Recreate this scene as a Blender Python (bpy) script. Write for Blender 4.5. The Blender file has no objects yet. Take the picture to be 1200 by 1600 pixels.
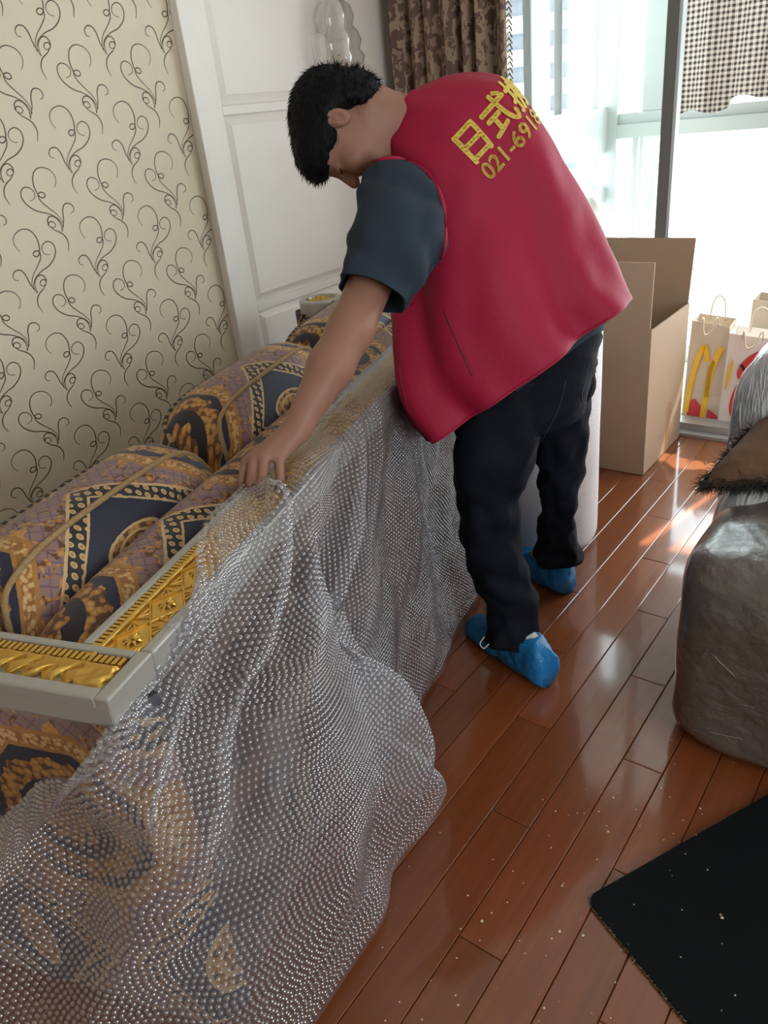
import bpy, bmesh, math, random
import numpy as np
from mathutils import Vector, Matrix, noise
from mathutils.bvhtree import BVHTree
random.seed(7); rng = np.random.default_rng(7)
scene = bpy.context.scene
COL = scene.collection

# ------------------------------------------------------------------ camera
FOC, CAM_H = 1200.0, 1.4
PITCH, ROLL, YAW = [math.radians(a) for a in (27.46, -6.57, 39.82)]
_F = np.array([math.cos(YAW)*math.cos(PITCH), math.sin(YAW)*math.cos(PITCH), -math.sin(PITCH)])
_R0 = np.array([math.sin(YAW), -math.cos(YAW), 0.0]); _U0 = np.cross(_R0, _F)
_R = math.cos(ROLL)*_R0 + math.sin(ROLL)*_U0
_U = -math.sin(ROLL)*_R0 + math.cos(ROLL)*_U0
CAM = np.array([0, 0, CAM_H])
cam = bpy.data.cameras.new('camera'); cam_o = bpy.data.objects.new('camera', cam); COL.objects.link(cam_o)
cam.sensor_fit = 'VERTICAL'; cam.sensor_height = 36; cam.lens = FOC*36/1600; cam.clip_start = 0.02; cam.clip_end = 300
m = Matrix.Identity(4)
for i in range(3):
    m[i][0], m[i][1], m[i][2], m[i][3] = _R[i], _U[i], -_F[i], CAM[i]
cam_o.matrix_world = m
scene.camera = cam_o

# ------------------------------------------------------------------ sky, sun, exposure
W = bpy.data.worlds.new('world'); scene.world = W; W.use_nodes = True
bg = W.node_tree.nodes['Background']; bg.inputs[0].default_value = (0.86, 0.94, 1.0, 1); bg.inputs[1].default_value = 8.0
sun = bpy.data.lights.new('sun', 'SUN'); sun.energy = 16; sun.angle = 0.009; sun.color = (1, .9, .72)
sun_o = bpy.data.objects.new('sun', sun); COL.objects.link(sun_o)
sun_o.rotation_euler = Vector((-0.85, 0.16, -1.0)).to_track_quat('-Z', 'Y').to_euler()
def portal(loc, size, direction):
    l = bpy.data.lights.new('daylight_portal', 'AREA'); l.shape = 'RECTANGLE'; l.size, l.size_y = size
    l.cycles.is_portal = True
    o = bpy.data.objects.new('daylight_portal', l); COL.objects.link(o); o.location = loc
    o.rotation_euler = Vector(direction).to_track_quat('-Z', 'Y').to_euler()
portal((4.32, .2, 1.25), (3.2, 2.5), (-1, 0, 0))
portal((-.2, -2.62, 1.45), (1.8, 1.5), (0, 1, 0))
vs = scene.view_settings
vs.view_transform = 'Standard'; vs.look = 'None'; vs.gamma = 1.0; vs.use_curve_mapping = False; vs.exposure = 0.12
scene.cycles.transparent_max_bounces = 24
scene.cycles.max_bounces = 10
scene.cycles.caustics_reflective = False; scene.cycles.caustics_refractive = False

# ------------------------------------------------------------------ geometry helpers
def ray(u, v): return _F + _R*(u-600)/FOC - _U*(v-800)/FOC
def atd(u, v, d): return CAM + ray(u, v)*d
def onz(u, v, z): r = ray(u, v); return CAM + r*((z-CAM_H)/r[2])
def onx(u, v, x): r = ray(u, v); return CAM + r*(x/r[0])
def ony(u, v, y): r = ray(u, v); return CAM + r*(y/r[1])

def link(o, parent=None):
    COL.objects.link(o)
    if parent is not None: o.parent = parent
    return o
def tag(o, label=None, cat=None, group=None, kind=None):
    if label: o['label'] = label
    if cat: o['category'] = cat
    if group: o['group'] = group
    if kind: o['kind'] = kind
    return o
def empty(name, loc=(0, 0, 0)):
    o = bpy.data.objects.new(name, None); o.location = loc; o.empty_display_size = .05
    return link(o)
def mesh_obj(name, verts, faces, mat, parent=None, smooth=True, uv=None):
    """uv: per-vertex array"""
    verts = np.asarray(verts, float)
    if parent is not None and parent.type == 'EMPTY': verts = verts - np.array(parent.location)
    me = bpy.data.meshes.new(name)
    me.from_pydata(verts.tolist(), [], [tuple(int(i) for i in f) for f in faces])
    if uv is not None:
        lay = me.uv_layers.new(name='UVMap'); li = np.empty(len(me.loops), int); me.loops.foreach_get('vertex_index', li)
        lay.data.foreach_set('uv', np.asarray(uv, np.float32)[li].ravel())
    if smooth: me.polygons.foreach_set('use_smooth', [True]*len(me.polygons))
    if mat: me.materials.append(mat)
    me.update()
    return link(bpy.data.objects.new(name, me), parent)
class MB:
    """collects shapes for ONE mesh"""
    def __init__(s): s.v = []; s.f = []; s.uv = []
    def add(s, V, Fc, uv=None):
        n = len(s.v); s.v.extend([tuple(p) for p in V]); s.f.extend([tuple(i+n for i in f) for f in Fc])
        s.uv.extend([tuple(q) for q in uv] if uv is not None else [(0, 0)]*len(V)); return s
    def box(s, a, b, M=None):
        (x0, y0, z0), (x1, y1, z1) = a, b
        V = [(x0,y0,z0),(x1,y0,z0),(x1,y1,z0),(x0,y1,z0),(x0,y0,z1),(x1,y0,z1),(x1,y1,z1),(x0,y1,z1)]
        if M: V = [M(p) for p in V]
        return s.add(V, [(0,3,2,1),(4,5,6,7),(0,1,5,4),(1,2,6,5),(2,3,7,6),(3,0,4,7)])
    def tube(s, path, rad, n=8, caps=True):
        path = np.asarray(path, float); rad = np.broadcast_to(rad, (len(path),))
        V, Fc = tube_mesh(path, rad, n, caps); return s.add(V, Fc)
    def build(s, name, mat, parent=None, smooth=False, bevel=0):
        o = mesh_obj(name, s.v, s.f, mat, parent, smooth, s.uv if any(q != (0, 0) for q in s.uv) else None)
        if bevel:
            md = o.modifiers.new('bevel', 'BEVEL'); md.width = bevel; md.segments = 2; md.limit_method = 'ANGLE'
        return o
def tube_mesh(path, rad, n=8, caps=True):
    T = np.gradient(path, axis=0); T /= np.linalg.norm(T, axis=1)[:, None] + 1e-12
    a = np.array([0, 0, 1.0]) if abs(T[0][2]) < .9 else np.array([1.0, 0, 0])
    N = np.cross(T[0], a); N /= np.linalg.norm(N); V = []
    for i in range(len(path)):
        N = N - T[i]*(N @ T[i]); N /= np.linalg.norm(N); Bn = np.cross(T[i], N)
        for k in range(n):
            t = 2*math.pi*k/n; V.append(path[i] + rad[i]*(math.cos(t)*N + math.sin(t)*Bn))
    Fc = [(i*n+k, i*n+(k+1) % n, (i+1)*n+(k+1) % n, (i+1)*n+k) for i in range(len(path)-1) for k in range(n)]
    if caps: Fc += [tuple(range(n-1, -1, -1)), tuple(range((len(path)-1)*n, len(path)*n))]
    return V, Fc
def grid_faces(nr, nc, wrap=False, flip=False):
    Fc = []
    for i in range(nr-1):
        for k in range(nc if wrap else nc-1):
            q = (i*nc+k, i*nc+(k+1) % nc, (i+1)*nc+(k+1) % nc, (i+1)*nc+k)
            Fc.append(q[::-1] if flip else q)
    return Fc
def spline(pts, n):
    """Catmull-Rom through pts, n samples, roughly even in chord length"""
    P = np.asarray(pts, float); d = np.r_[0, np.cumsum(np.linalg.norm(np.diff(P, axis=0), axis=1)+1e-9)]
    E0 = 2*P[0]-P[1]; E1 = 2*P[-1]-P[-2]; Q = np.vstack([E0, P, E1]); out = []
    for t in np.linspace(0, d[-1], n):
        i = min(max(np.searchsorted(d, t, 'right')-1, 0), len(P)-2); w = (t-d[i])/(d[i+1]-d[i])
        p0, p1, p2, p3 = Q[i:i+4]
        out.append(.5*((2*p1)+(-p0+p2)*w+(2*p0-5*p1+4*p2-p3)*w*w+(-p0+3*p1-3*p2+p3)*w**3))
    return np.array(out)
def add_noise(V, amp, scale, seed=0, N=None):
    V = np.asarray(V, float).copy()
    for i in range(len(V)):
        p = Vector(V[i]*scale) + Vector((seed*3.1, seed*1.7, seed))
        if N is None: V[i] += amp*np.array(noise.noise_vector(p))
        else: V[i] += amp*noise.noise(p)*N[i]
    return V
def vnormals(V, Fc):
    V = np.asarray(V); N = np.zeros_like(V)
    for f in Fc:
        n = np.cross(V[f[1]]-V[f[0]], V[f[2]]-V[f[0]])
        for i in f: N[i] += n
    return N/(np.linalg.norm(N, axis=1)[:, None]+1e-12)
def contour_loft(stations, n_ring=40, n_len=40, sq=2.2, caps=True, disp=None, tdir=None):
    """a body/garment volume from stations (left px, right px, depth, half thickness)"""
    A = np.array([np.r_[atd(*s[0], s[2]), atd(*s[1], s[2]), s[3], (s[4] if len(s) > 4 else 0)] for s in stations])
    S = spline(A, n_len); V = []; UV = []
    cen = (S[:, :3]+S[:, 3:6])/2; ax = np.gradient(cen, axis=0)
    for i in range(n_len):
        h = (S[i, 3:6]-S[i, :3])/2; t = np.cross(ax[i], h) if tdir is None else np.array(tdir, float); t /= np.linalg.norm(t)+1e-9
        if t @ _F > 0: t = -t                      # t points towards the viewer side
        t = t + np.array([0, 0, -1])*S[i, 7]; t /= np.linalg.norm(t)
        for k in range(n_ring):
            th = 2*math.pi*k/n_ring; c, s_ = math.cos(th), math.sin(th)
            c = math.copysign(abs(c)**(2/sq), c); s_ = math.copysign(abs(s_)**(2/sq), s_)
            V.append(cen[i]+h*c+t*s_*S[i, 6]); UV.append((k/n_ring, i/(n_len-1)))
    Fc = grid_faces(n_len, n_ring, True)
    V = np.array(V)
    if disp is not None: V = disp(V, np.array(UV), vnormals(V, Fc))
    if caps: Fc = Fc + [tuple(range(n_ring-1, -1, -1)), tuple(range((n_len-1)*n_ring, n_len*n_ring))]
    return V, Fc, UV

# signed distance fields -> one continuous surface
def rcone(P, a, b, ra, rb):
    a, b = np.asarray(a, float), np.asarray(b, float); ab = b-a
    t = np.clip(((P-a) @ ab)/(ab @ ab), 0, 1)
    return np.linalg.norm(P-a-t[..., None]*ab, axis=-1) - (ra+(rb-ra)*t)
def ellip(P, c, M, r):
    q = (P-np.asarray(c)) @ np.asarray(M).T; r = np.asarray(r)
    k0 = np.linalg.norm(q/r, axis=-1); k1 = np.linalg.norm(q/(r*r), axis=-1)
    return k0*(k0-1)/(k1+1e-9)
def smin(a, b, k):
    h = np.clip(.5+.5*(b-a)/k, 0, 1); return b*(1-h)+a*h-k*h*(1-h)
def surface_nets(d, xs, ys, zs):
    ins = d < 0; nx, ny, nz = d.shape
    c = sum(ins[i:nx-1+i, j:ny-1+j, k:nz-1+k].astype(np.int8) for i in (0, 1) for j in (0, 1) for k in (0, 1))
    act = np.argwhere((c > 0) & (c < 8)); idx = -np.ones(c.shape, np.int64); idx[tuple(act.T)] = np.arange(len(act))
    pos = np.zeros((len(act), 3)); cnt = np.zeros(len(act)); ax = (xs, ys, zs)
    cor = [(i, j, k) for i in (0, 1) for j in (0, 1) for k in (0, 1)]
    for a in cor:
        for b in cor:
            if a < b and sum(abs(p-q) for p, q in zip(a, b)) == 1:
                ia = act+a; ib = act+b; da = d[tuple(ia.T)]; db = d[tuple(ib.T)]; mk = (da < 0) != (db < 0)
                t = np.where(mk, da/(da-db+1e-12), 0)[:, None]
                pa = np.stack([ax[q][ia[:, q]] for q in range(3)], 1); pb = np.stack([ax[q][ib[:, q]] for q in range(3)], 1)
                pos += np.where(mk[:, None], pa+(pb-pa)*t, 0); cnt += mk
    pos /= cnt[:, None]; faces = []
    for axis in range(3):
        s0 = [slice(None)]*3; s1 = [slice(None)]*3; s0[axis] = slice(0, -1); s1[axis] = slice(1, None)
        A, Bb = ins[tuple(s0)], ins[tuple(s1)]; e = np.argwhere(A != Bb); o1, o2 = [(1, 2), (2, 0), (0, 1)][axis]
        ok = (e[:, o1] > 0) & (e[:, o2] > 0) & (e[:, o1] < d.shape[o1]-1) & (e[:, o2] < d.shape[o2]-1); e = e[ok]
        fl = A[tuple(e.T)]
        def cell(d1, d2):
            q = e.copy(); q[:, o1] += d1; q[:, o2] += d2; return idx[tuple(q.T)]
        Q = np.stack([cell(-1, -1), cell(0, -1), cell(0, 0), cell(-1, 0)], 1)
        Q[~fl] = Q[~fl][:, ::-1]; faces.append(Q)
    return pos, np.vstack(faces)
class Field:
    def __init__(s, xs, ys, zs): s.ax = (xs, ys, zs); s.d = np.full((len(xs), len(ys), len(zs)), 1.0, np.float32)
    def add(s, fn, lo, hi, k=.02, sub=False):
        sl = tuple(slice(max(np.searchsorted(a, l-3*k-.01)-1, 0), np.searchsorted(a, h+3*k+.01)+1) for a, l, h in zip(s.ax, lo, hi))
        G = np.stack(np.meshgrid(*[a[q] for a, q in zip(s.ax, sl)], indexing='ij'), -1)
        if G.size == 0: return
        v = fn(G)
        s.d[sl] = -smin(-s.d[sl], v, k) if sub else smin(s.d[sl], v, k)
    def cone(s, a, b, ra, rb, k=.02, sub=False):
        r = max(ra, rb); s.add(lambda P: rcone(P, a, b, ra, rb), np.minimum(a, b)-r, np.maximum(a, b)+r, k, sub)
    def ell(s, c, M, r, k=.02, sub=False):
        R_ = max(r); s.add(lambda P: ellip(P, c, M, r), np.asarray(c)-R_, np.asarray(c)+R_, k, sub)
    def mesh(s): return surface_nets(s.d, *s.ax)

# ------------------------------------------------------------------ materials
def new_mat(name): 
    m_ = bpy.data.materials.new(name); m_.use_nodes = True; return m_
def pbr(name, col, rough=.5, metal=0, spec=.5, coat=0, bump=None, var=None, **kw):
    m_ = new_mat(name); nt = m_.node_tree; b = nt.nodes['Principled BSDF']
    b.inputs['Base Color'].default_value = (*col, 1); b.inputs['Roughness'].default_value = rough; b.inputs['Metallic'].default_value = metal
    b.inputs['Specular IOR Level'].default_value = spec; b.inputs['Coat Weight'].default_value = coat
    for k_, v_ in kw.items(): b.inputs[k_.replace('_', ' ')].default_value = v_
    tc = nt.nodes.new('ShaderNodeTexCoord')
    if var:
        sc_, amt = var; nz_ = nt.nodes.new('ShaderNodeTexNoise'); nz_.inputs['Scale'].default_value = sc_; nz_.inputs['Detail'].default_value = 4
        nt.links.new(tc.outputs['Object'], nz_.inputs['Vector'])
        hs = nt.nodes.new('ShaderNodeHueSaturation'); hs.inputs['Color'].default_value = (*col, 1)
        mr = nt.nodes.new('ShaderNodeMapRange'); mr.inputs[3].default_value = 1-amt; mr.inputs[4].default_value = 1+amt
        nt.links.new(nz_.outputs['Fac'], mr.inputs[0]); nt.links.new(mr.outputs[0], hs.inputs['Value']); nt.links.new(hs.outputs[0], b.inputs['Base Color'])
    if bump:
        sc_, st = bump[:2]; nz_ = nt.nodes.new('ShaderNodeTexNoise'); nz_.inputs['Scale'].default_value = sc_; nz_.inputs['Detail'].default_value = 5
        if len(bump) > 2:
            mp = nt.nodes.new('ShaderNodeMapping'); mp.inputs['Scale'].default_value = bump[2]
            nt.links.new(tc.outputs['Object'], mp.inputs[0]); nt.links.new(mp.outputs[0], nz_.inputs['Vector'])
        else: nt.links.new(tc.outputs['Object'], nz_.inputs['Vector'])
        bp = nt.nodes.new('ShaderNodeBump'); bp.inputs['Strength'].default_value = st; bp.inputs['Distance'].default_value = .01
        nt.links.new(nz_.outputs['Fac'], bp.inputs['Height']); nt.links.new(bp.outputs[0], b.inputs['Normal'])
    return m_
class X:
    """tiny expression builder: python arithmetic -> Math nodes"""
    nt = None
    def __init__(s, sock): s.s = sock
    @staticmethod
    def op(o, *a, clamp=False):
        n = X.nt.nodes.new('ShaderNodeMath'); n.operation = o; n.use_clamp = clamp
        for i, q in enumerate(a):
            if isinstance(q, X): X.nt.links.new(q.s, n.inputs[i])
            else: n.inputs[i].default_value = q
        return X(n.outputs[0])
    def __add__(s, o): return X.op('ADD', s, o)
    __radd__ = __add__
    def __sub__(s, o): return X.op('SUBTRACT', s, o)
    def __rsub__(s, o): return X.op('SUBTRACT', o, s)
    def __mul__(s, o): return X.op('MULTIPLY', s, o)
    __rmul__ = __mul__
    def __truediv__(s, o): return X.op('DIVIDE', s, o)
    def __lt__(s, o): return X.op('LESS_THAN', s, o)
    def __gt__(s, o): return X.op('GREATER_THAN', s, o)
def xabs(a): return X.op('ABSOLUTE', a)
def xmin(a, b): return X.op('MINIMUM', a, b)
def xmax(a, b): return X.op('MAXIMUM', a, b)
def xfr(a): return X.op('FRACT', a)
def xsin(a): return X.op('SINE', a)
def xlen(a, b): return X.op('SQRT', a*a+b*b)
def xatan(a, b): return X.op('ARCTAN2', a, b)
def band(x, lo, hi): return (x > lo)*(x < hi)
def cell(x, p): return (xfr(x*(1/p)+.5)-.5)*p           # signed distance to the nearest lattice line
def mixc(fac, a, b):
    n = X.nt.nodes.new('ShaderNodeMix'); n.data_type = 'RGBA'
    X.nt.links.new(fac.s, n.inputs['Factor'])
    for sock, q in (('A', a), ('B', b)):
        i = [k for k in n.inputs if k.identifier == sock+'_Color'][0]
        if isinstance(q, tuple): i.default_value = (*q, 1)
        else: X.nt.links.new(q, i)
    return [k for k in n.outputs if k.identifier == 'Result_Color'][0]
def xnoise(vec, scale, detail=3):
    n = X.nt.nodes.new('ShaderNodeTexNoise'); n.inputs['Scale'].default_value = scale; n.inputs['Detail'].default_value = detail
    X.nt.links.new(vec, n.inputs['Vector']); return X(n.outputs['Fac'])

def fabric_mat():
    """baroque print: lilac trellis ground, gold fans, navy diamonds with chain borders, garland medallions (u, v in metres)"""
    m_ = new_mat('baroque_fabric'); nt = m_.node_tree; X.nt = nt; b = nt.nodes['Principled BSDF']
    uvn = nt.nodes.new('ShaderNodeUVMap'); uvn.uv_map = 'UVMap'
    vec = uvn.outputs[0]; sp = nt.nodes.new('ShaderNodeSeparateXYZ'); nt.links.new(vec, sp.inputs[0])
    n1 = xnoise(vec, 38, 3); n2 = xnoise(vec, 95, 2); n3 = xnoise(vec, 14, 2)
    u = X(sp.outputs[0])+(n1-.5)*.006; v = X(sp.outputs[1])+(n2-.5)*.004
    PU, PV = .68, .37
    def voro(scale):
        n = nt.nodes.new('ShaderNodeTexVoronoi'); n.inputs['Scale'].default_value = scale; n.feature = 'F1'; nt.links.new(vec, n.inputs['Vector']); return X(n.outputs['Distance'])
    v1 = voro(75); v2 = voro(120)
    GOLD, GOLD2, DARK, NAVY, CREAM, LIL = (.36, .155, .030), (.50, .255, .065), (.010, .007, .010), (.008, .009, .030), (.56, .375, .175), (.25, .145, .125)
    LEAF = mixc(v1 > .36, GOLD2, mixc(v1 > .60, GOLD, (.10, .035, .008)))          # little leaves with dark veins between
    FRET = mixc(v2 > .40, CREAM, mixc(v2 > .58, GOLD2, (.26, .105, .02)))
    # ground with trellis
    g1 = xabs(cell(u+v, .030)); g2 = xabs(cell(u-v, .030))
    c = mixc(xmin(g1, g2) < .0022, LIL, (.15, .085, .115))
    # gold fans and scrolls on the ground
    fu = cell(u, .17); fv = cell(v, .123); r = xlen(fu, fv-.01); an = xatan(fu, fv-.01)
    fan = (r < .034)*(xabs(an) < 1.25); c = mixc(fan, c, mixc(xsin(an*15) > .2, GOLD2, (.50, .20, .04)))
    scr = band(n3*1.0+n1*.25, .600, .645); c = mixc(scr, c, LEAF)
    # diamonds
    du = cell(u-.34, PU); dv = cell(v, PV)
    D = xabs(du)*(1/.165)+xabs(dv)*(1/.118)
    ch = xlen(cell(u+v*.9, .026), cell(u-v*.9, .026))
    chain = mixc(ch < .0085, DARK, mixc(ch < .0045, CREAM, (.42, .2, .05)))
    c = mixc(D < 1.42, c, chain)
    c = mixc(band(D, 1.36, 1.42), c, CREAM); c = mixc(band(D, 1.0, 1.05), c, CREAM)
    c = mixc(D < 1.0, c, NAVY)
    ov = xlen(du*(1/.085), dv*(1/.034)); c = mixc(ov < 1.0, c, CREAM); c = mixc(ov < .86, c, LEAF)
    c = mixc(band(ov, .5, .62), c, CREAM)
    # garland medallions
    mu = cell(u, PU); mv = cell(v-.185, PV); rr = xlen(mu, mv)
    oc = xmax(xmax(xabs(mu), xabs(mv)), (xabs(mu)+xabs(mv))*.72)
    c = mixc(oc < .178, c, FRET); c = mixc(band(oc, .169, .178), c, (.36, .16, .03)); c = mixc(band(oc, .140, .147), c, (.36, .16, .03))
    c = mixc(oc < .140, c, NAVY)
    leaf = n1*.04+n2*.012
    c = mixc(band(rr+leaf, .105, .147), c, LEAF)
    c = mixc(rr < .082, c, DARK)
    ros = rr*(1.0)+xsin(xatan(mu, mv)*9)*.006
    c = mixc(ros < .052, c, LEAF); c = mixc(ros < .018, c, (.32, .12, .03))
    nt.links.new(c, b.inputs['Base Color']); b.inputs['Roughness'].default_value = .62; b.inputs['Sheen Weight'].default_value = .15
    bp = nt.nodes.new('ShaderNodeBump'); bp.inputs['Strength'].default_value = .25; bp.inputs['Distance'].default_value = .003
    nt.links.new(n2.s, bp.inputs['Height']); nt.links.new(bp.outputs[0], b.inputs['Normal'])
    return m_
def plank_mat():
    m_ = new_mat('lacquered_plank'); nt = m_.node_tree; X.nt = nt; b = nt.nodes['Principled BSDF']
    tc = nt.nodes.new('ShaderNodeTexCoord'); oi = nt.nodes.new('ShaderNodeObjectInfo')
    ad = nt.nodes.new('ShaderNodeVectorMath'); ad.operation = 'ADD'; nt.links.new(tc.outputs['Object'], ad.inputs[0])
    cx = nt.nodes.new('ShaderNodeCombineXYZ'); nt.links.new((X(oi.outputs['Random'])*37.0).s, cx.inputs[1]); nt.links.new(cx.outputs[0], ad.inputs[1])
    mp = nt.nodes.new('ShaderNodeMapping'); mp.inputs['Scale'].default_value = (1.6, 26, 1); nt.links.new(ad.outputs[0], mp.inputs[0])
    g = xnoise(mp.outputs[0], 2.2, 5)
    c = mixc(g, (.150, .036, .0095), (.29, .080, .020))
    hs = nt.nodes.new('ShaderNodeHueSaturation'); nt.links.new(c, hs.inputs['Color']); nt.links.new((X(oi.outputs['Random'])*.35+.82).s, hs.inputs['Value'])
    nt.links.new(hs.outputs[0], b.inputs['Base Color']); b.inputs['Roughness'].default_value = .30; b.inputs['Coat Weight'].default_value = 1.0; b.inputs['Coat Roughness'].default_value = .07
    return m_
def film_mat(name, fac, tint, rough, diff, bend=0):
    """thin clear plastic: mostly see-through, with a milky and a glossy share"""
    m_ = new_mat(name); nt = m_.node_tree; nt.nodes.clear()
    out = nt.nodes.new('ShaderNodeOutputMaterial'); tr = nt.nodes.new('ShaderNodeBsdfTransparent'); tr.inputs[0].default_value = (*tint, 1)
    if bend:      # domes of air also bend what lies behind them
        rf = nt.nodes.new('ShaderNodeBsdfRefraction'); rf.inputs['IOR'].default_value = 1.22; rf.inputs['Roughness'].default_value = .12; rf.inputs[0].default_value = (*tint, 1)
        m0 = nt.nodes.new('ShaderNodeMixShader'); m0.inputs[0].default_value = bend; nt.links.new(tr.outputs[0], m0.inputs[1]); nt.links.new(rf.outputs[0], m0.inputs[2]); tr = m0
    gl = nt.nodes.new('ShaderNodeBsdfGlossy'); gl.inputs['Roughness'].default_value = rough; gl.inputs[0].default_value = (1, 1, 1, 1)
    df = nt.nodes.new('ShaderNodeBsdfDiffuse'); df.inputs[0].default_value = (*diff, 1)
    tl = nt.nodes.new('ShaderNodeBsdfTranslucent'); tl.inputs[0].default_value = (*diff, 1)
    m1 = nt.nodes.new('ShaderNodeMixShader'); m1.inputs[0].default_value = .5; nt.links.new(df.outputs[0], m1.inputs[1]); nt.links.new(tl.outputs[0], m1.inputs[2])
    m2 = nt.nodes.new('ShaderNodeMixShader'); m2.inputs[0].default_value = fac[0]; nt.links.new(tr.outputs[0], m2.inputs[1]); nt.links.new(m1.outputs[0], m2.inputs[2])
    fr = nt.nodes.new('ShaderNodeLayerWeight'); fr.inputs[0].default_value = .35
    mr = nt.nodes.new('ShaderNodeMapRange'); mr.inputs[3].default_value = fac[1]; mr.inputs[4].default_value = fac[2]; nt.links.new(fr.outputs['Facing'], mr.inputs[0])
    m3 = nt.nodes.new('ShaderNodeMixShader'); nt.links.new(mr.outputs[0], m3.inputs[0]); nt.links.new(m2.outputs[0], m3.inputs[1]); nt.links.new(gl.outputs[0], m3.inputs[2])
    nt.links.new(m3.outputs[0], out.inputs[0]); return m_

M = {}
M['fabric'] = fabric_mat()
M['plank'] = plank_mat()
M['groove'] = pbr('plank_groove', (.05, .014, .006), .5)
M['wallpaper'] = pbr('wallpaper', (.72, .635, .485), .7, bump=(60, .05), var=(3, .03))
M['scroll'] = pbr('wallpaper_scroll_ink', (.085, .062, .035), .5)
M['white'] = pbr('white_painted_wood', (.86, .83, .78), .45, var=(4, .02))
M['ceiling'] = pbr('ceiling_paint', (.8, .78, .74), .8)
M['wall'] = pbr('plain_wall_paint', (.62, .56, .46), .8)
M['gold'] = pbr('gilded_carving', (.72, .45, .10), .34, .85, bump=(90, .15))
M['silver'] = pbr('champagne_silver_lacquer', (.42, .41, .37), .33, .35, coat=.3)
M['dust'] = pbr('brown_dust_cloth', (.085, .055, .045), .9, var=(7, .3))
M['wood'] = pbr('raw_pine', (.46, .27, .13), .6, var=(9, .15), bump=(20, .1, (1, 8, 8)))
M['base_wood'] = pbr('stained_base_timber', (.17, .105, .07), .7, var=(9, .2))
M['cord'] = pbr('twisted_gold_cord', (.42, .27, .12), .6, bump=(260, .8))
M['film'] = film_mat('bubble_film', (.16, .01, .035), (.95, .95, .96), .30, (.66, .65, .70))
M['bubble'] = film_mat('bubble_dome', (.14, .13, .45), (.96, .96, .97), .06, (.74, .73, .78), .45)
M['alu'] = pbr('white_window_frame', (.50, .56, .56), .4)
M['post'] = pbr('grey_aluminium', (.20, .20, .21), .38, .5)
M['glass'] = film_mat('window_glass', (.02, .03, .35), (.97, .99, .98), .02, (.9, .95, .95))
M['card'] = pbr('cardboard', (.40, .285, .195), .8, var=(5, .05), bump=(3, .1, (1, 60, 1)))
M['foam'] = pbr('white_foam_sheet', (.78, .76, .78), .7, bump=(240, .5))
M['kraft'] = pbr('kraft_paper', (.62, .53, .43), .75, var=(6, .06))
M['paperwhite'] = pbr('white_bag_paper', (.80, .76, .74), .6)
M['yellow'] = pbr('yellow_print', (.85, .52, .03), .6)
M['red'] = pbr('red_print', (.62, .05, .07), .6)
M['dark'] = pbr('dark_print', (.03, .025, .025), .6)
M['mat'] = pbr('black_rubber_backing', (.006, .008, .009), .8, 0, .12, bump=(300, .15))
M['fray'] = pbr('frayed_carpet_edge', (.20, .165, .115), .9)
M['crumb'] = pbr('foam_crumb', (.75, .62, .45), .7)
M['skin'] = pbr('skin', (.31, .155, .105), .5, 0, .35, var=(25, .06))
M['hair'] = pbr('black_hair', (.004, .0045, .006), .6, 0, .15)
M['vest'] = pbr('red_vest_cloth', (.335, .009, .042), .6, 0, .25, bump=(14, .25))
M['piping'] = pbr('vest_binding', (.34, .012, .035), .6)
M['print'] = pbr('yellow_vest_print', (.72, .52, .07), .5)
M['tee'] = pbr('slate_blue_cotton', (.026, .038, .056), .85, 0, .2, bump=(18, .2))
M['jeans'] = pbr('dark_navy_denim', (.0055, .007, .012), .8, 0, .15, bump=(22, .35))
M['cover'] = pbr('blue_shoe_cover', (.008, .17, .42), .42, bump=(40, .6))
M['shoe'] = pbr('sneaker_white', (.55, .53, .48), .6)
M['crystal'] = film_mat('crystal', (.10, .12, .8), (.95, .95, .95), .05, (.9, .9, .9))
M['brass'] = pbr('pale_brass', (.55, .46, .30), .3, .8)
M['tape'] = pbr('tan_packing_tape', (.42, .25, .12), .3)
M['bagwhite'] = pbr('white_plastic_bag', (.85, .83, .82), .5)
def stretch_mat(name, col, bump_scale, vec):
    m_ = pbr(name, col, .28, 0, .6, coat=.9, bump=(bump_scale, 1.0, vec), var=(9, .25)); m_.node_tree.nodes['Bump'].inputs['Distance'].default_value = .02; m_.node_tree.nodes['Bump'].inputs['Strength'].default_value = .6; m_.node_tree.nodes['Principled BSDF'].inputs['Coat Roughness'].default_value = .12; return m_
M['wrapbrown'] = stretch_mat('stretch_film_over_brown', (.115, .098, .088), 10, (1.4, 2.0, 3.0))
M['wrapsilver'] = stretch_mat('stretch_film_silvery', (.56, .58, .60), 8, (2, 10, 2.0)); M['wrapsilver'].node_tree.nodes['Principled BSDF'].inputs['Roughness'].default_value = .16; M['wrapsilver'].node_tree.nodes['Bump'].inputs['Strength'].default_value = .9
M['pillow'] = pbr('brown_woven_pillow', (.16, .085, .045), .8, var=(30, .35), bump=(60, .4))
M['fringe'] = pbr('dark_shaggy_fringe', (.032, .026, .020), .8)
M['stone'] = pbr('balcony_tile', (.55, .52, .48), .5)
M['facade'] = pbr('pale_facade', (.42, .44, .46), .8)
M['facade_dark'] = pbr('facade_recess', (.10, .115, .135), .6)
M['track'] = pbr('door_track', (.42, .43, .44), .35, .5)
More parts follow.
